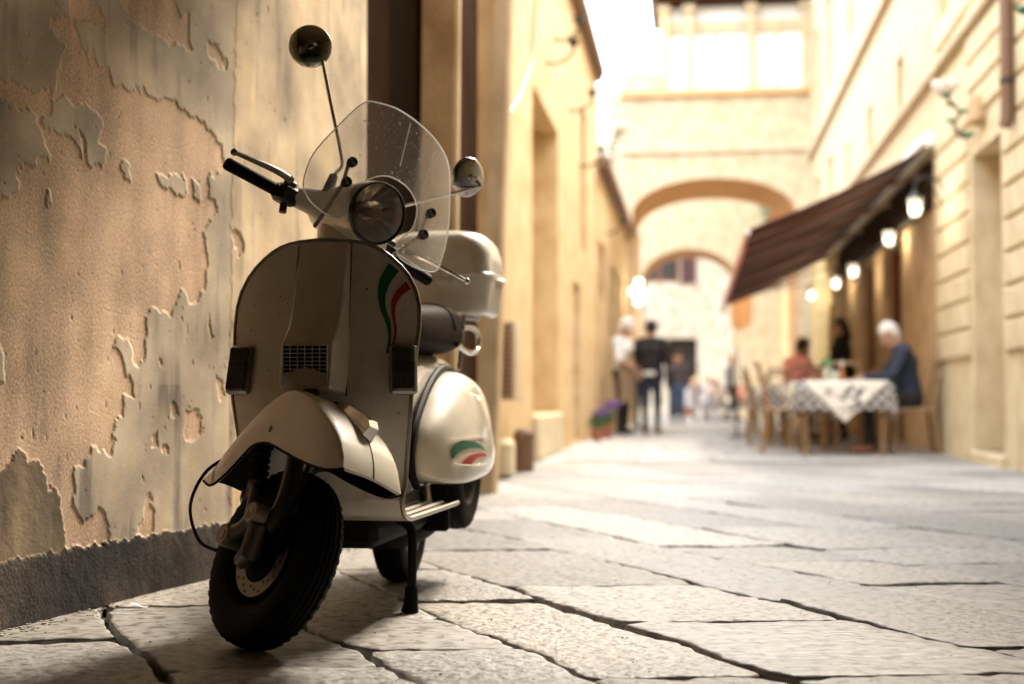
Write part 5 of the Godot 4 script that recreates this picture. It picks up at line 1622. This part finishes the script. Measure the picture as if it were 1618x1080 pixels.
func clutter() -> void:
	# grit and crumbs of plaster along the foot of the peeling wall, a scrap of paper
	var gr := MB.new()
	var rng := RandomNumberGenerator.new(); rng.seed = 33
	for i in 420:
		var a := rng.randf_range(-.1, 2.2); var off := absf(rng.randfn(0.0, .045)) + .004
		var p := Vector3(-1.235, 0, -3.385) + Vector3(.299, 0, -.954) * a + Vector3(.954, 0, .299) * off
		var s := rng.randf_range(.0015, .006) * (1.0 if off < .08 else .6)
		gr.ball(p + Vector3(0, .002, 0), Vector3(s * rng.randf_range(.7, 1.4), s * .6, s), 5, 3)
	for i in 160:
		var p := Vector3(rng.randf_range(-1.0, 1.2), .002, -rng.randf_range(2.7, 4.6))
		var s := rng.randf_range(.0008, .003)
		gr.ball(p, Vector3(s * rng.randf_range(.7, 1.5), s * .6, s), 5, 3)
	tag(obj("gravel", gr, M.peel_crumb if M.has("peel_crumb") else mat("peel_crumb", Color(.3, .25, .2), .95)), "crumbs of plaster and grit at the foot of the peeling wall", "grit", "", "stuff")
	var pp := MB.new()
	for i in 6: pp.quad(Vector3(i * .009, .004 + .005 * sin(i * .9), .006), Vector3((i + 1) * .009, .004 + .005 * sin((i + 1) * .9), .005), Vector3((i + 1) * .009, .006 + .007 * sin((i + 1) * .9), -.006), Vector3(i * .009, .006 + .007 * sin(i * .9), -.005))
	var ps := tag(obj("paper_scrap", pp, M.white_paint, self, 60), "tiny white paper scrap on the paving at the foot of the wall", "paper") as Node3D
	ps.transform = Transform3D(Basis(Vector3.UP, .5), Vector3(-1.02, 0.006, -3.72))
	# iron hooks and rings on the long ochre house
	var k := 0
	for q in [[14.2, 4.36, "topmost iron torch ring high on the ochre house"], [13.5, 3.95, "iron torch ring just below the topmost one"], [16.1, 4.02, "iron hook beside the upper shutter on the ochre house"], [17.6, 3.62, "paired iron hook under the eaves of the ochre house"], [22.6, 3.35, "iron hook on the low ochre house"]]:
		var o := thing("iron_hook", q[2], "wall hook", lane(WALL_L, q[0], q[1]), "iron hooks on the left walls")
		var b := MB.new()
		b.tube(smooth_path([Vector3(0, -.08, 0), Vector3(.12, -.1, .0), Vector3(.26, -.02, 0), Vector3(.28, .06, 0)], 5), .014, 6)
		obj("arm", b, M.iron, o)
		b = MB.new(); b.lathe([Vector2(.02, 0), Vector2(.05, .03), Vector2(.055, .08), Vector2(.045, .08)], 10, Vector3(.28, .06, 0), Vector3.UP); obj("cup", b, M.iron, o)
	var w := MB.new()
	w.tube(smooth_path([Vector3(WALL_L + .03, 5.2, -12.6), Vector3(WALL_L + .03, 3.9, -12.3), Vector3(WALL_L + .03, 3.3, -11.7), Vector3(WALL_L + .03, 2.6, -10.2), Vector3(WALL_L + .05, 2.4, -9.1)], 6), .01, 6)
	var wi := tag(obj("cable", w, M.iron), "loose cable looping across the ochre house above the tall opening", "cable") as Node3D
	wi.transform = lane(0, 0)
	w = MB.new(); w.tube([Vector3(WALL_L + .05, 0.1, -9.12), Vector3(WALL_L + .05, 5.1, -9.12)], .018, 8)
	for i in 4: w.lathe([Vector2(.03, 0), Vector2(.03, .03)], 8, Vector3(WALL_L + .05, .9 + i * 1.1, -9.12), Vector3.UP)
	wi = tag(obj("gas_pipe", w, M.tan_plaster), "thin vertical pipe on the wall beyond the second doorway", "pipe") as Node3D
	wi.transform = lane(0, 0)
	# meter box, stone block, stone post at the foot of the left wall
	var o := thing("meter_box", "slatted rusty meter box low on the wall behind the scooter", "meter box", lane(WALL_L + .14, 10.15, .55))
	rbox_part(o, "case", M.cream_plaster, Vector3(-.14, 0, -.2), Vector3(.02, .58, .2), .01)
	for i in 14: rbox_part(o, "slat", M.roof_tile, Vector3(-.13, .03 + i * .038, .2), Vector3(-.005, .056 + i * .038, .215), .004)
	var b := MB.new(); b.rbox(Vector3(-.2, 0, -.16), Vector3(-.03, .27, .16), .03)
	var st := tag(obj("stone_block", b, M.sand_stone), "pale stone block against the wall beyond the scooter", "stone") as Node3D
	st.transform = lane(WALL_L + .18, 9.9)
	b = MB.new(); b.lathe([Vector2(.08, 0), Vector2(.075, .24), Vector2(.085, .26), Vector2(.08, .3), Vector2(.05, .33)], 16, Vector3.ZERO, Vector3.UP)
	st = tag(obj("street_post", b, M.pipe_brown), "short brown post beside the pale block", "bollard") as Node3D
	st.transform = lane(WALL_L + .13, 10.7)
	# pots with flowers
	mat("flower_purple", Color(.16, .05, .36), .7)
	pot_plant(lane(WALL_L + .15, 18.6).scaled_local(Vector3.ONE * .6), "clay pot of purple flowers at the foot of the left wall", .38, M.flower_purple, 5)
	pot_plant(lane(WALL_L + .2, 20.1).scaled_local(Vector3.ONE * .7), "second clay pot of purple flowers nearer the two standing men", .42, M.flower_purple, 8)
	pot_plant(lane(WALL_R - .25, 24.0), "tall green plant in a clay pot at the end of the awning", 1.1, null, 11)
	o = thing("hanging_plant", "green trailing plant high on the wall beyond the bridge", "plant", lane(WALL_R - .3, 37.0, 5.2))
	rbox_part(o, "planter", M.terracotta, Vector3(-.25, 0, -.4), Vector3(.25, .25, .4), .02)
	foliage(o, Vector3(-.1, .4, 0), Vector3(.4, .6, .6), 260, M.leaf_green, 14, "foliage", .09)
	# downpipe on the right
	o = thing("downpipe", "brown downpipe ending above the doorway on the rusticated house", "pipe", lane(WALL_R - .09, 11.1))
	b = MB.new(); b.tube([Vector3(0, 10.0, 0), Vector3(0, 2.85, 0), Vector3(0, 2.75, 0), Vector3(-.02, 2.66, 0)], [.05, .05, .055, .05], 12); obj("pipe", b, M.pipe_brown, o)
	for y in [3.0, 4.4, 6.2]: b = MB.new(); b.lathe([Vector2(.058, 0), Vector2(.058, .04)], 12, Vector3(0, y, 0), Vector3.UP); obj("pipe_clip", b, M.iron, o)
	# orange banner and menu board
	o = thing("banner", "orange cloth banner hanging from a pole beyond the awning", "banner", lane(1.0, 29.3))
	b = MB.new(); b.tube([Vector3(1.5, 2.95, 0), Vector3(-.25, 2.75, 0)], .02, 8); obj("pole", b, M.pipe_brown, o)
	var cl := mat("banner_orange", Color(.55, .28, .1), .9); cl.backlight_enabled = true; cl.backlight = Color(.5, .25, .08)
	b = MB.new()
	for i in 8:
		for j in 8:
			var P := func(u: int, v: int) -> Vector3: return Vector3(-.22 + u * .055, 2.74 + u * .006 - v * .1 + (0.02 * v * absf(u - 4) / 4.0), .03 * sin(u * 1.3) * v / 8.0)
			b.quad(P.call(i, j + 1), P.call(i + 1, j + 1), P.call(i + 1, j), P.call(i, j))
	obj("cloth", b, cl, o, 60)
	o = thing("menu_board", "slim menu board on a post at the edge of the tables", "menu board", lane(.62, 20.4))
	b = MB.new(); b.tube([Vector3(0, 0, 0), Vector3(0, 1.3, 0)], .016, 8); b.lathe([Vector2(.14, 0), Vector2(.14, .02), Vector2(.03, .04)], 14, Vector3.ZERO, Vector3.UP); obj("post", b, M.iron, o)
	rbox_part(o, "panel", M.white_paint, Vector3(-.03, .75, -.16), Vector3(.0, 1.3, .16), .008)
# ---------------------------------------------------------------- people: one continuous skin over tapered bones
# a bone: [from, to, radius at from, radius at to, colour index]
func flesh(bones: Array, cell: float, k: float, colours: Array, out: Dictionary) -> void:   # adds the surface of the smooth union to out
	var lo := Vector3(1e9, 1e9, 1e9); var hi := -lo
	for q in bones:
		var r: float = maxf(q[2], q[3]) + cell * 2.5
		lo = lo.min(q[0] - Vector3.ONE * r).min(q[1] - Vector3.ONE * r); hi = hi.max(q[0] + Vector3.ONE * r).max(q[1] + Vector3.ONE * r)
	var n := Vector3i(((hi - lo) / cell).ceil()) + Vector3i.ONE
	var f := PackedFloat32Array(); f.resize(n.x * n.y * n.z); f.fill(1.0)
	for q in bones:
		var a: Vector3 = q[0]; var d: Vector3 = q[1] - a
		var ra: float = q[2]; var rb: float = q[3]
		var m := maxf(ra, rb) + k + cell * 2.0
		var i0 := Vector3i(((a.min(q[1]) - Vector3.ONE * m - lo) / cell).floor()).clamp(Vector3i.ZERO, n - Vector3i.ONE)
		var i1 := Vector3i(((a.max(q[1]) + Vector3.ONE * m - lo) / cell).ceil()).clamp(Vector3i.ZERO, n - Vector3i.ONE)
		var dd := maxf(d.length_squared(), 1e-9)
		for z in range(i0.z, i1.z + 1):
			for y in range(i0.y, i1.y + 1):
				var row := (z * n.y + y) * n.x
				for x in range(i0.x, i1.x + 1):
					var p := lo + Vector3(x, y, z) * cell - a
					var t := clampf(p.dot(d) / dd, 0.0, 1.0)
					var s := (p - d * t).length() - ra - (rb - ra) * t
					var o := f[row + x]
					var h := maxf(k - absf(o - s), 0.0)
					f[row + x] = minf(o, s) - h * h / (4.0 * k)
	var idx := {}
	var v: PackedVector3Array = out.v; var c: PackedColorArray = out.c; var id: PackedInt32Array = out.id
	var dy := n.x; var dz := n.x * n.y
	var off := [0, 1, dy, dy + 1, dz, dz + 1, dz + dy, dz + dy + 1]
	for z in n.z - 1:
		for y in n.y - 1:
			for x in n.x - 1:
				var g := z * dz + y * dy + x
				var bits := 0
				for i in 8:
					if f[g + off[i]] < 0.0: bits |= 1 << i
				if bits == 0 or bits == 255: continue
				var s := Vector3.ZERO; var w := 0
				for e in [[0, 1], [2, 3], [4, 5], [6, 7], [0, 2], [1, 3], [4, 6], [5, 7], [0, 4], [1, 5], [2, 6], [3, 7]]:
					var fa := f[g + off[e[0]]]; var fb := f[g + off[e[1]]]
					if (fa < 0.0) == (fb < 0.0): continue
					var t := fa / (fa - fb)
					var pa := Vector3(e[0] & 1, e[0] >> 1 & 1, e[0] >> 2); var pb := Vector3(e[1] & 1, e[1] >> 1 & 1, e[1] >> 2)
					s += pa.lerp(pb, t); w += 1
				var p := lo + (Vector3(x, y, z) + s / w) * cell
				idx[g] = v.size()
				v.push_back(p)
				var best := 1e9; var ci := 0
				for q in bones:
					var d: Vector3 = q[1] - q[0]
					var t := clampf((p - q[0]).dot(d) / maxf(d.length_squared(), 1e-9), 0.0, 1.0)
					var r: float = (p - q[0] - d * t).length() - lerpf(q[2], q[3], t)
					if r < best: best = r; ci = q[4]
				c.push_back(colours[ci])
	for g in idx:
		for ax in 3:
			var d1: int = [1, dy, dz][ax]; var u: int = [dy, dz, 1][ax]; var w: int = [dz, 1, dy][ax]
			var fa := f[g]; var fb := f[g + d1]
			if (fa < 0.0) == (fb < 0.0) or not (idx.has(g - u) and idx.has(g - w) and idx.has(g - u - w)): continue
			var q := [idx[g], idx[g - u], idx[g - u - w], idx[g - w]]
			if fa < 0.0: q = [q[0], q[3], q[2], q[1]]
			for i in [0, 1, 2, 0, 2, 3]: id.push_back(q[i])
	out.v = v; out.c = c; out.id = id

func skin_mesh(out: Dictionary) -> ArrayMesh:
	var v: PackedVector3Array = out.v; var id: PackedInt32Array = out.id
	var nn := PackedVector3Array(); nn.resize(v.size())
	for i in id.size() / 3:
		var m := (v[id[i * 3 + 2]] - v[id[i * 3]]).cross(v[id[i * 3 + 1]] - v[id[i * 3]])
		for k in 3: nn[id[i * 3 + k]] += m
	for i in nn.size(): nn[i] = nn[i].normalized()
	var arr := []; arr.resize(Mesh.ARRAY_MAX)
	arr[Mesh.ARRAY_VERTEX] = v; arr[Mesh.ARRAY_NORMAL] = nn; arr[Mesh.ARRAY_COLOR] = out.c; arr[Mesh.ARRAY_INDEX] = id
	var am := ArrayMesh.new(); am.add_surface_from_arrays(Mesh.PRIMITIVE_TRIANGLES, arr)
	return am

func hand(bones: Array, wrist: Vector3, dir: Vector3, palm: Vector3, thumb_side: float, curl: float, k: float) -> void:   # palm, four curled fingers, thumb; palm: the way the palm faces
	var side := dir.cross(palm).normalized() * thumb_side
	var c := wrist + dir * .045
	for s in [-.028, -.009, .010, .028]:
		var base: Vector3 = wrist + dir * .085 + side * s
		bones.append([wrist + dir * .012 + side * s * .6, base, .014, .0125, 0])
		var ln: float = (.075 if absf(s) < .02 else .062) * k
		var d1 := dir.lerp(palm, curl * .5).normalized(); var d2 := dir.lerp(palm, minf(curl * 1.3, 1.2)).normalized()
		var mid := base + d1 * ln * .5
		bones.append([base, mid, .0098, .0088, 0]); bones.append([mid, mid + d2 * ln * .5, .0088, .0072, 0])
	var tb := wrist + dir * .025 + side * .028
	var tm := tb + (dir * .55 + side * .6 + palm * .35).normalized() * .038
	bones.append([tb, tm, .0135, .0105, 0]); bones.append([tm, tm + (dir * .9 + palm * .4).normalized() * .03, .0102, .008, 0])

func person(called_label: String, x: Transform3D, J: Dictionary, colours: Array, opt: Dictionary) -> Node3D:
	# J: joints (hip, waist, chest, neck, head, and L/R shoulder, elbow, wrist, knee, ankle); colours: skin, top, trousers, shoes, sleeves
	var o := thing("person", called_label, "person", x)
	var B := []
	var g: float = opt.get("girth", 1.0)
	var hip: Vector3 = J.hip; var waist: Vector3 = J.waist; var chest: Vector3 = J.chest; var neck: Vector3 = J.neck; var head: Vector3 = J.head
	var rt: Vector3 = (J.sr - J.sl).normalized()
	B.append([hip - rt * .07, hip + rt * .07, .115 * g, .115 * g, 2])
	for s in [-1, 1]:
		B.append([hip.lerp(waist, .35) + rt * s * .05, waist + rt * s * .05, .112 * g, .112 * g, 1])
		B.append([waist + rt * s * .05, chest + rt * s * .075, .112 * g, .112 * g, 1])
		B.append([chest + rt * s * .06, neck.lerp(chest, .35) + rt * s * .05, .115 * g, .08, 1])
	B.append([J.sl, neck.lerp(chest, .15), .062, .06, 1]); B.append([J.sr, neck.lerp(chest, .15), .062, .06, 1])
	B.append([neck.lerp(chest, .1), head.lerp(neck, .35), .052, .05, 0])
	var hu: Vector3 = (head - neck).normalized()
	var hf: Vector3 = opt.get("face", Vector3(0, 0, 1)); hf = (hf - hu * hf.dot(hu)).normalized()
	var hr := hu.cross(hf)
	B.append([head - hu * .03 + hf * .012, head + hu * .03 - hf * .012, .077, .09, 0])
	B.append([head - hu * .085 + hf * .055, head - hu * .05 + hf * .04, .036, .05, 0])     # jaw
	B.append([head - hu * .0 + hf * .09, head - hu * .03 + hf * .108, .012, .015, 0])       # nose
	for s in [-1, 1]: B.append([head + hr * s * .083 - hu * .01, head + hr * s * .088 + hu * .02, .014, .016, 0])
	for s in ["l", "r"]:
		var sh: Vector3 = J["s" + s]; var el: Vector3 = J["e" + s]; var wr: Vector3 = J["w" + s]
		B.append([sh, el, .06 * g, .047 * g, 1]); B.append([el, wr, .045, .031, 4])
		B.append([hip + rt * (-.085 if s == "l" else .085), J["k" + s], .092 * g, .064, 2]); B.append([J["k" + s], J["a" + s], .062, .043, 2])
		var toe: Vector3 = J["a" + s] + (J.get("toe", Vector3(0, -.045, .15)) as Vector3)
		B.append([J["a" + s] + Vector3(0, -.03, -.015), toe, .044, .035, 3])
	var out := {"v": PackedVector3Array(), "c": PackedColorArray(), "id": PackedInt32Array()}
	var cell: float = opt.get("cell", .017)
	flesh(B, cell, .045, colours, out)
	if cell < .025:
		for s in ["l", "r"]:
			var el: Vector3 = J["e" + s]; var wr: Vector3 = J["w" + s]
			var d := (wr - el).normalized()
			var pm: Vector3 = opt.get("palm_" + s, Vector3(0, 0, 1)); pm = (pm - d * pm.dot(d)).normalized()
			var H := [[wr - d * .03, wr + d * .02, .029, .024, 0]]
			hand(H, wr, d, pm, 1.0 if s == "l" else -1.0, opt.get("curl", .5), 1.0)
			flesh(H, .0055, .008, colours, out)
	if not M.has("cloth_and_skin"):
		var m := mat("cloth_and_skin", Color(1, 1, 1), .8); m.vertex_color_use_as_albedo = true
	obj("body", skin_mesh(out), M.cloth_and_skin, o)
	# hair or cap: a shell over the crown, back and sides of the head
	var H := [[head + hu * .045 - hf * .018, head + hu * .03 - hf * .02, .094, .09, 0], [head + hu * .01 - hf * .045, head - hu * .05 - hf * .05, .075, .05, 0]]
	for s in [-1, 1]: H.append([head + hr * s * .05 + hu * .03 - hf * .01, head + hr * s * .062 - hu * .02 - hf * .02, .046, .035, 0])
	for q in opt.get("locks", []): H.append([head + hr * q[0].x + hu * q[0].y + hf * q[0].z, head + hr * q[1].x + hu * q[1].y + hf * q[1].z, q[2], q[2], 0])
	var ho := {"v": PackedVector3Array(), "c": PackedColorArray(), "id": PackedInt32Array()}
	flesh(H, maxf(cell * .7, .011), .02, [opt.hair], ho)
	obj(opt.get("hair_name", "hair"), skin_mesh(ho), M.cloth_and_skin, o)
	if cell < .025:
		var e := MB.new()
		for s in [-1, 1]: e.ball(head + hr * s * .032 + hu * .008 + hf * .079, Vector3(.011, .008, .008), 8, 5)
		obj("eye", e, M.black_plastic, o)
	return o

func standing(h := 1.75) -> Dictionary:
	var k := h / 1.75
	return {"hip": Vector3(0, .93, 0) * k, "waist": Vector3(0, 1.08, .0) * k, "chest": Vector3(0, 1.3, .0) * k, "neck": Vector3(0, 1.48, -.01) * k, "head": Vector3(0, 1.635, .015) * k,
		"sl": Vector3(-.19, 1.42, -.01) * k, "sr": Vector3(.19, 1.42, -.01) * k, "el": Vector3(-.25, 1.14, -.03) * k, "er": Vector3(.25, 1.14, -.03) * k, "wl": Vector3(-.25, .9, .05) * k, "wr": Vector3(.25, .9, .05) * k,
		"kl": Vector3(-.1, .5, .01) * k, "kr": Vector3(.1, .5, .01) * k, "al": Vector3(-.1, .085, -.02) * k, "ar": Vector3(.1, .085, -.02) * k}

func seated(lean := .1) -> Dictionary:
	return {"hip": Vector3(0, .56, 0), "waist": Vector3(0, .72, .02 + lean * .3), "chest": Vector3(0, .93, .02 + lean * .8), "neck": Vector3(0, 1.1, .03 + lean * 1.3), "head": Vector3(0, 1.24, .07 + lean * 1.8),
		"sl": Vector3(-.19, 1.04, .02 + lean * 1.1), "sr": Vector3(.19, 1.04, .02 + lean * 1.1), "el": Vector3(-.26, .82, .16 + lean), "er": Vector3(.26, .82, .16 + lean), "wl": Vector3(-.14, .79, .36 + lean), "wr": Vector3(.14, .79, .36 + lean),
		"kl": Vector3(-.11, .53, .42), "kr": Vector3(.11, .53, .42), "al": Vector3(-.1, .085, .36), "ar": Vector3(.12, .085, .44)}

func facing(r: float, s: float, a: float) -> Transform3D:   # a: 0 looks at the camera, PI away
	return lane(r, s) * Transform3D(Basis(Vector3.UP, a), Vector3.ZERO)

func people() -> void:
	var skin := Color(.42, .24, .16); var black := Color(.012, .011, .011); var navy := Color(.02, .024, .04)
	# white haired man at the nearest table
	var j := seated(.05)
	j.el = Vector3(-.24, .80, .22); j.er = Vector3(.26, .80, .2); j.wl = Vector3(-.08, .785, .44); j.wr = Vector3(.1, .785, .46)
	j.head += Vector3(0, -.015, .04)
	person("white haired man in a dark blue jacket sitting hunched at the nearest table", facing(2.2, 14.7, -PI / 2), j, [skin, Color(.014, .022, .045), black, Color(.3, .13, .07), Color(.014, .022, .045)], {"hair": Color(.62, .6, .56), "face": Vector3(0, -.4, 1), "palm_l": Vector3(0, -1, 0), "palm_r": Vector3(0, -1, 0), "girth": 1.1, "curl": .6})
	# cook
	j = standing(1.8)
	j.el = Vector3(-.26, 1.17, .06); j.wl = Vector3(-.14, 1.05, .27); j.er = Vector3(.27, 1.16, .0); j.wr = Vector3(.2, .95, .16)
	j.head += Vector3(.0, -.01, .03)
	var cook := person("cook in white shirt, white cap and tan apron standing by the left wall", facing(-1.1, 22.0, 1.15), j, [skin, Color(.78, .77, .75), black, black, skin], {"hair": Color(.8, .79, .77), "hair_name": "cap", "palm_l": Vector3(0, -1, .3), "palm_r": Vector3(-1, 0, 0), "girth": 1.12, "locks": [[Vector3(0, .09, -.02), Vector3(0, .11, .02), .085], [Vector3(0, .05, .07), Vector3(0, .045, .12), .03]]})
	var ap := MB.new()
	for i in 12:
		for q in 10:
			var P := func(u: int, v: int) -> Vector3:
				var y := lerpf(1.34, .5, v / 10.0)
				var w := lerpf(.13, .25, clampf(v / 4.0, 0, 1))
				var a := (u / 12.0 * 2 - 1)
				return Vector3(a * w, y, .178 + (.02 if v > 2 else 0.) - a * a * .13 + .008 * sin(u * 2.0 + v))
			ap.quad(P.call(i, q + 1), P.call(i + 1, q + 1), P.call(i + 1, q), P.call(i, q))
	obj("apron", ap, mat("apron_tan", Color(.3, .2, .11), .9), cook, 60)
	# man in the black jacket, seen from behind
	j = standing(1.8)
	j.el = Vector3(-.27, 1.16, .0); j.wl = Vector3(-.2, .98, .2); j.er = Vector3(.27, 1.16, -.0); j.wr = Vector3(.26, .97, .14)
	var man := person("dark haired man in a black jacket seen from behind beside the cook", facing(-.66, 22.15, 2.9), j, [skin, black, navy, Color(.22, .06, .03), black], {"hair": Color(.02, .014, .01), "face": Vector3(.3, 0, 1), "girth": 1.13, "palm_l": Vector3(1, 0, 0), "palm_r": Vector3(-1, 0, 0)})
	var sh := MB.new(); sh.lathe([Vector2(.17, .0), Vector2(.175, .06), Vector2(.16, .07)], 24, Vector3.ZERO, Vector3.UP, false)
	for i in sh.v.size(): sh.v[i] = Vector3(sh.v[i].x * 1.15, sh.v[i].y + .93, sh.v[i].z * .88)
	obj("shirt_hem", sh, M.white_cloth, man)
	var bag := thing("shoulder_bag", "black bag hanging at the side of the man in the black jacket", "bag", lane(-.36, 22.0, .72))
	rbox_part(bag, "bag_body", M.black_plastic, Vector3(-.07, 0, -.16), Vector3(.07, .34, .16), .04)
	var sp := MB.new(); sp.tube(smooth_path([Vector3(0, .33, -.13), Vector3(-.06, .62, -.06), Vector3(-.1, .74, .0), Vector3(-.06, .62, .06), Vector3(0, .33, .13)], 5), .012, 6); obj("strap", sp, M.black_plastic, bag)
	# man in pink at the third table
	j = seated(.06)
	person("dark haired man in a pink shirt sitting with his back to the lane", facing(1.3, 18.72, 2.2), j, [skin, Color(.72, .32, .33), black, black, Color(.72, .32, .33)], {"hair": Color(.02, .014, .01), "girth": 1.1, "palm_l": Vector3(0, -1, 0), "palm_r": Vector3(0, -1, 0)})
	# woman in black by the entrance
	j = standing(1.66)
	j.er = Vector3(.25, 1.1, .06); j.wr = Vector3(.12, 1.0, .25)
	var wo := person("woman in a long black coat standing beside the restaurant entrance", facing(2.02, 19.6, -1.9), j, [skin, black, black, black, black], {"hair": Color(.015, .011, .01), "girth": 1.12, "palm_l": Vector3(1, 0, 0), "palm_r": Vector3(0, -1, 0), "locks": [[Vector3(0, -.02, -.07), Vector3(0, -.16, -.08), .06]]})
	var ct := MB.new(); ct.lathe([Vector2(.27, .42), Vector2(.24, .7), Vector2(.18, 1.0), Vector2(.17, 1.1)], 24, Vector3.ZERO, Vector3.UP, false)
	obj("coat_skirt", ct, M.black_rubber, wo)
	# far away, small
	j = standing(1.64); j.al = Vector3(-.09, .085, .2); j.kl = Vector3(-.1, .48, .16); j.ar = Vector3(.09, .085, -.22); j.kr = Vector3(.1, .48, .02)
	person("woman in a white top and dark trousers walking far down the lane", facing(.92, 35.2, 1.2), j, [skin, Color(.2, .19, .21), black, black, Color(.2, .19, .21)], {"hair": Color(.35, .24, .13), "cell": .026})
	person("person in a red coat behind the cook", facing(-1.0, 27.0, .4), standing(1.66), [skin, Color(.4, .03, .03), navy, black, Color(.4, .03, .03)], {"hair": Color(.03, .02, .015), "cell": .026})
	person("person in blue jeans half hidden by the man in black", facing(-.35, 31.5, .1), standing(1.6), [skin, Color(.06, .05, .06), Color(.05, .09, .18), black, Color(.06, .05, .06)], {"hair": Color(.03, .02, .015), "cell": .026})
	var far := [[-.05, 36.0, "person in white crouching at the left of the far group", Color(.4, .36, .34)], [.42, 37.5, "person in a pale blue top crouching in the far group", Color(.2, .25, .33)], [.62, 35.6, "person in white crouching in the middle of the far group", Color(.45, .36, .28)], [1.2, 36.6, "person in salmon crouching at the right of the far group", Color(.5, .2, .13)]]
	for i in far.size():
		var q: Array = far[i]
		j = seated(.1)
		for kk in j: j[kk] = j[kk] * Vector3(1, .82, 1) + Vector3(0, -.03, 0)
		j.al.y = .05; j.ar.y = .05
		person(q[2], facing(q[0], q[1], .5 - i * .4), j, [skin, q[3], Color(.25, .22, .2), black, q[3]], {"hair": [Color(.5, .36, .2), Color(.05, .03, .02), Color(.55, .42, .26), Color(.2, .1, .05)][i], "cell": .026})
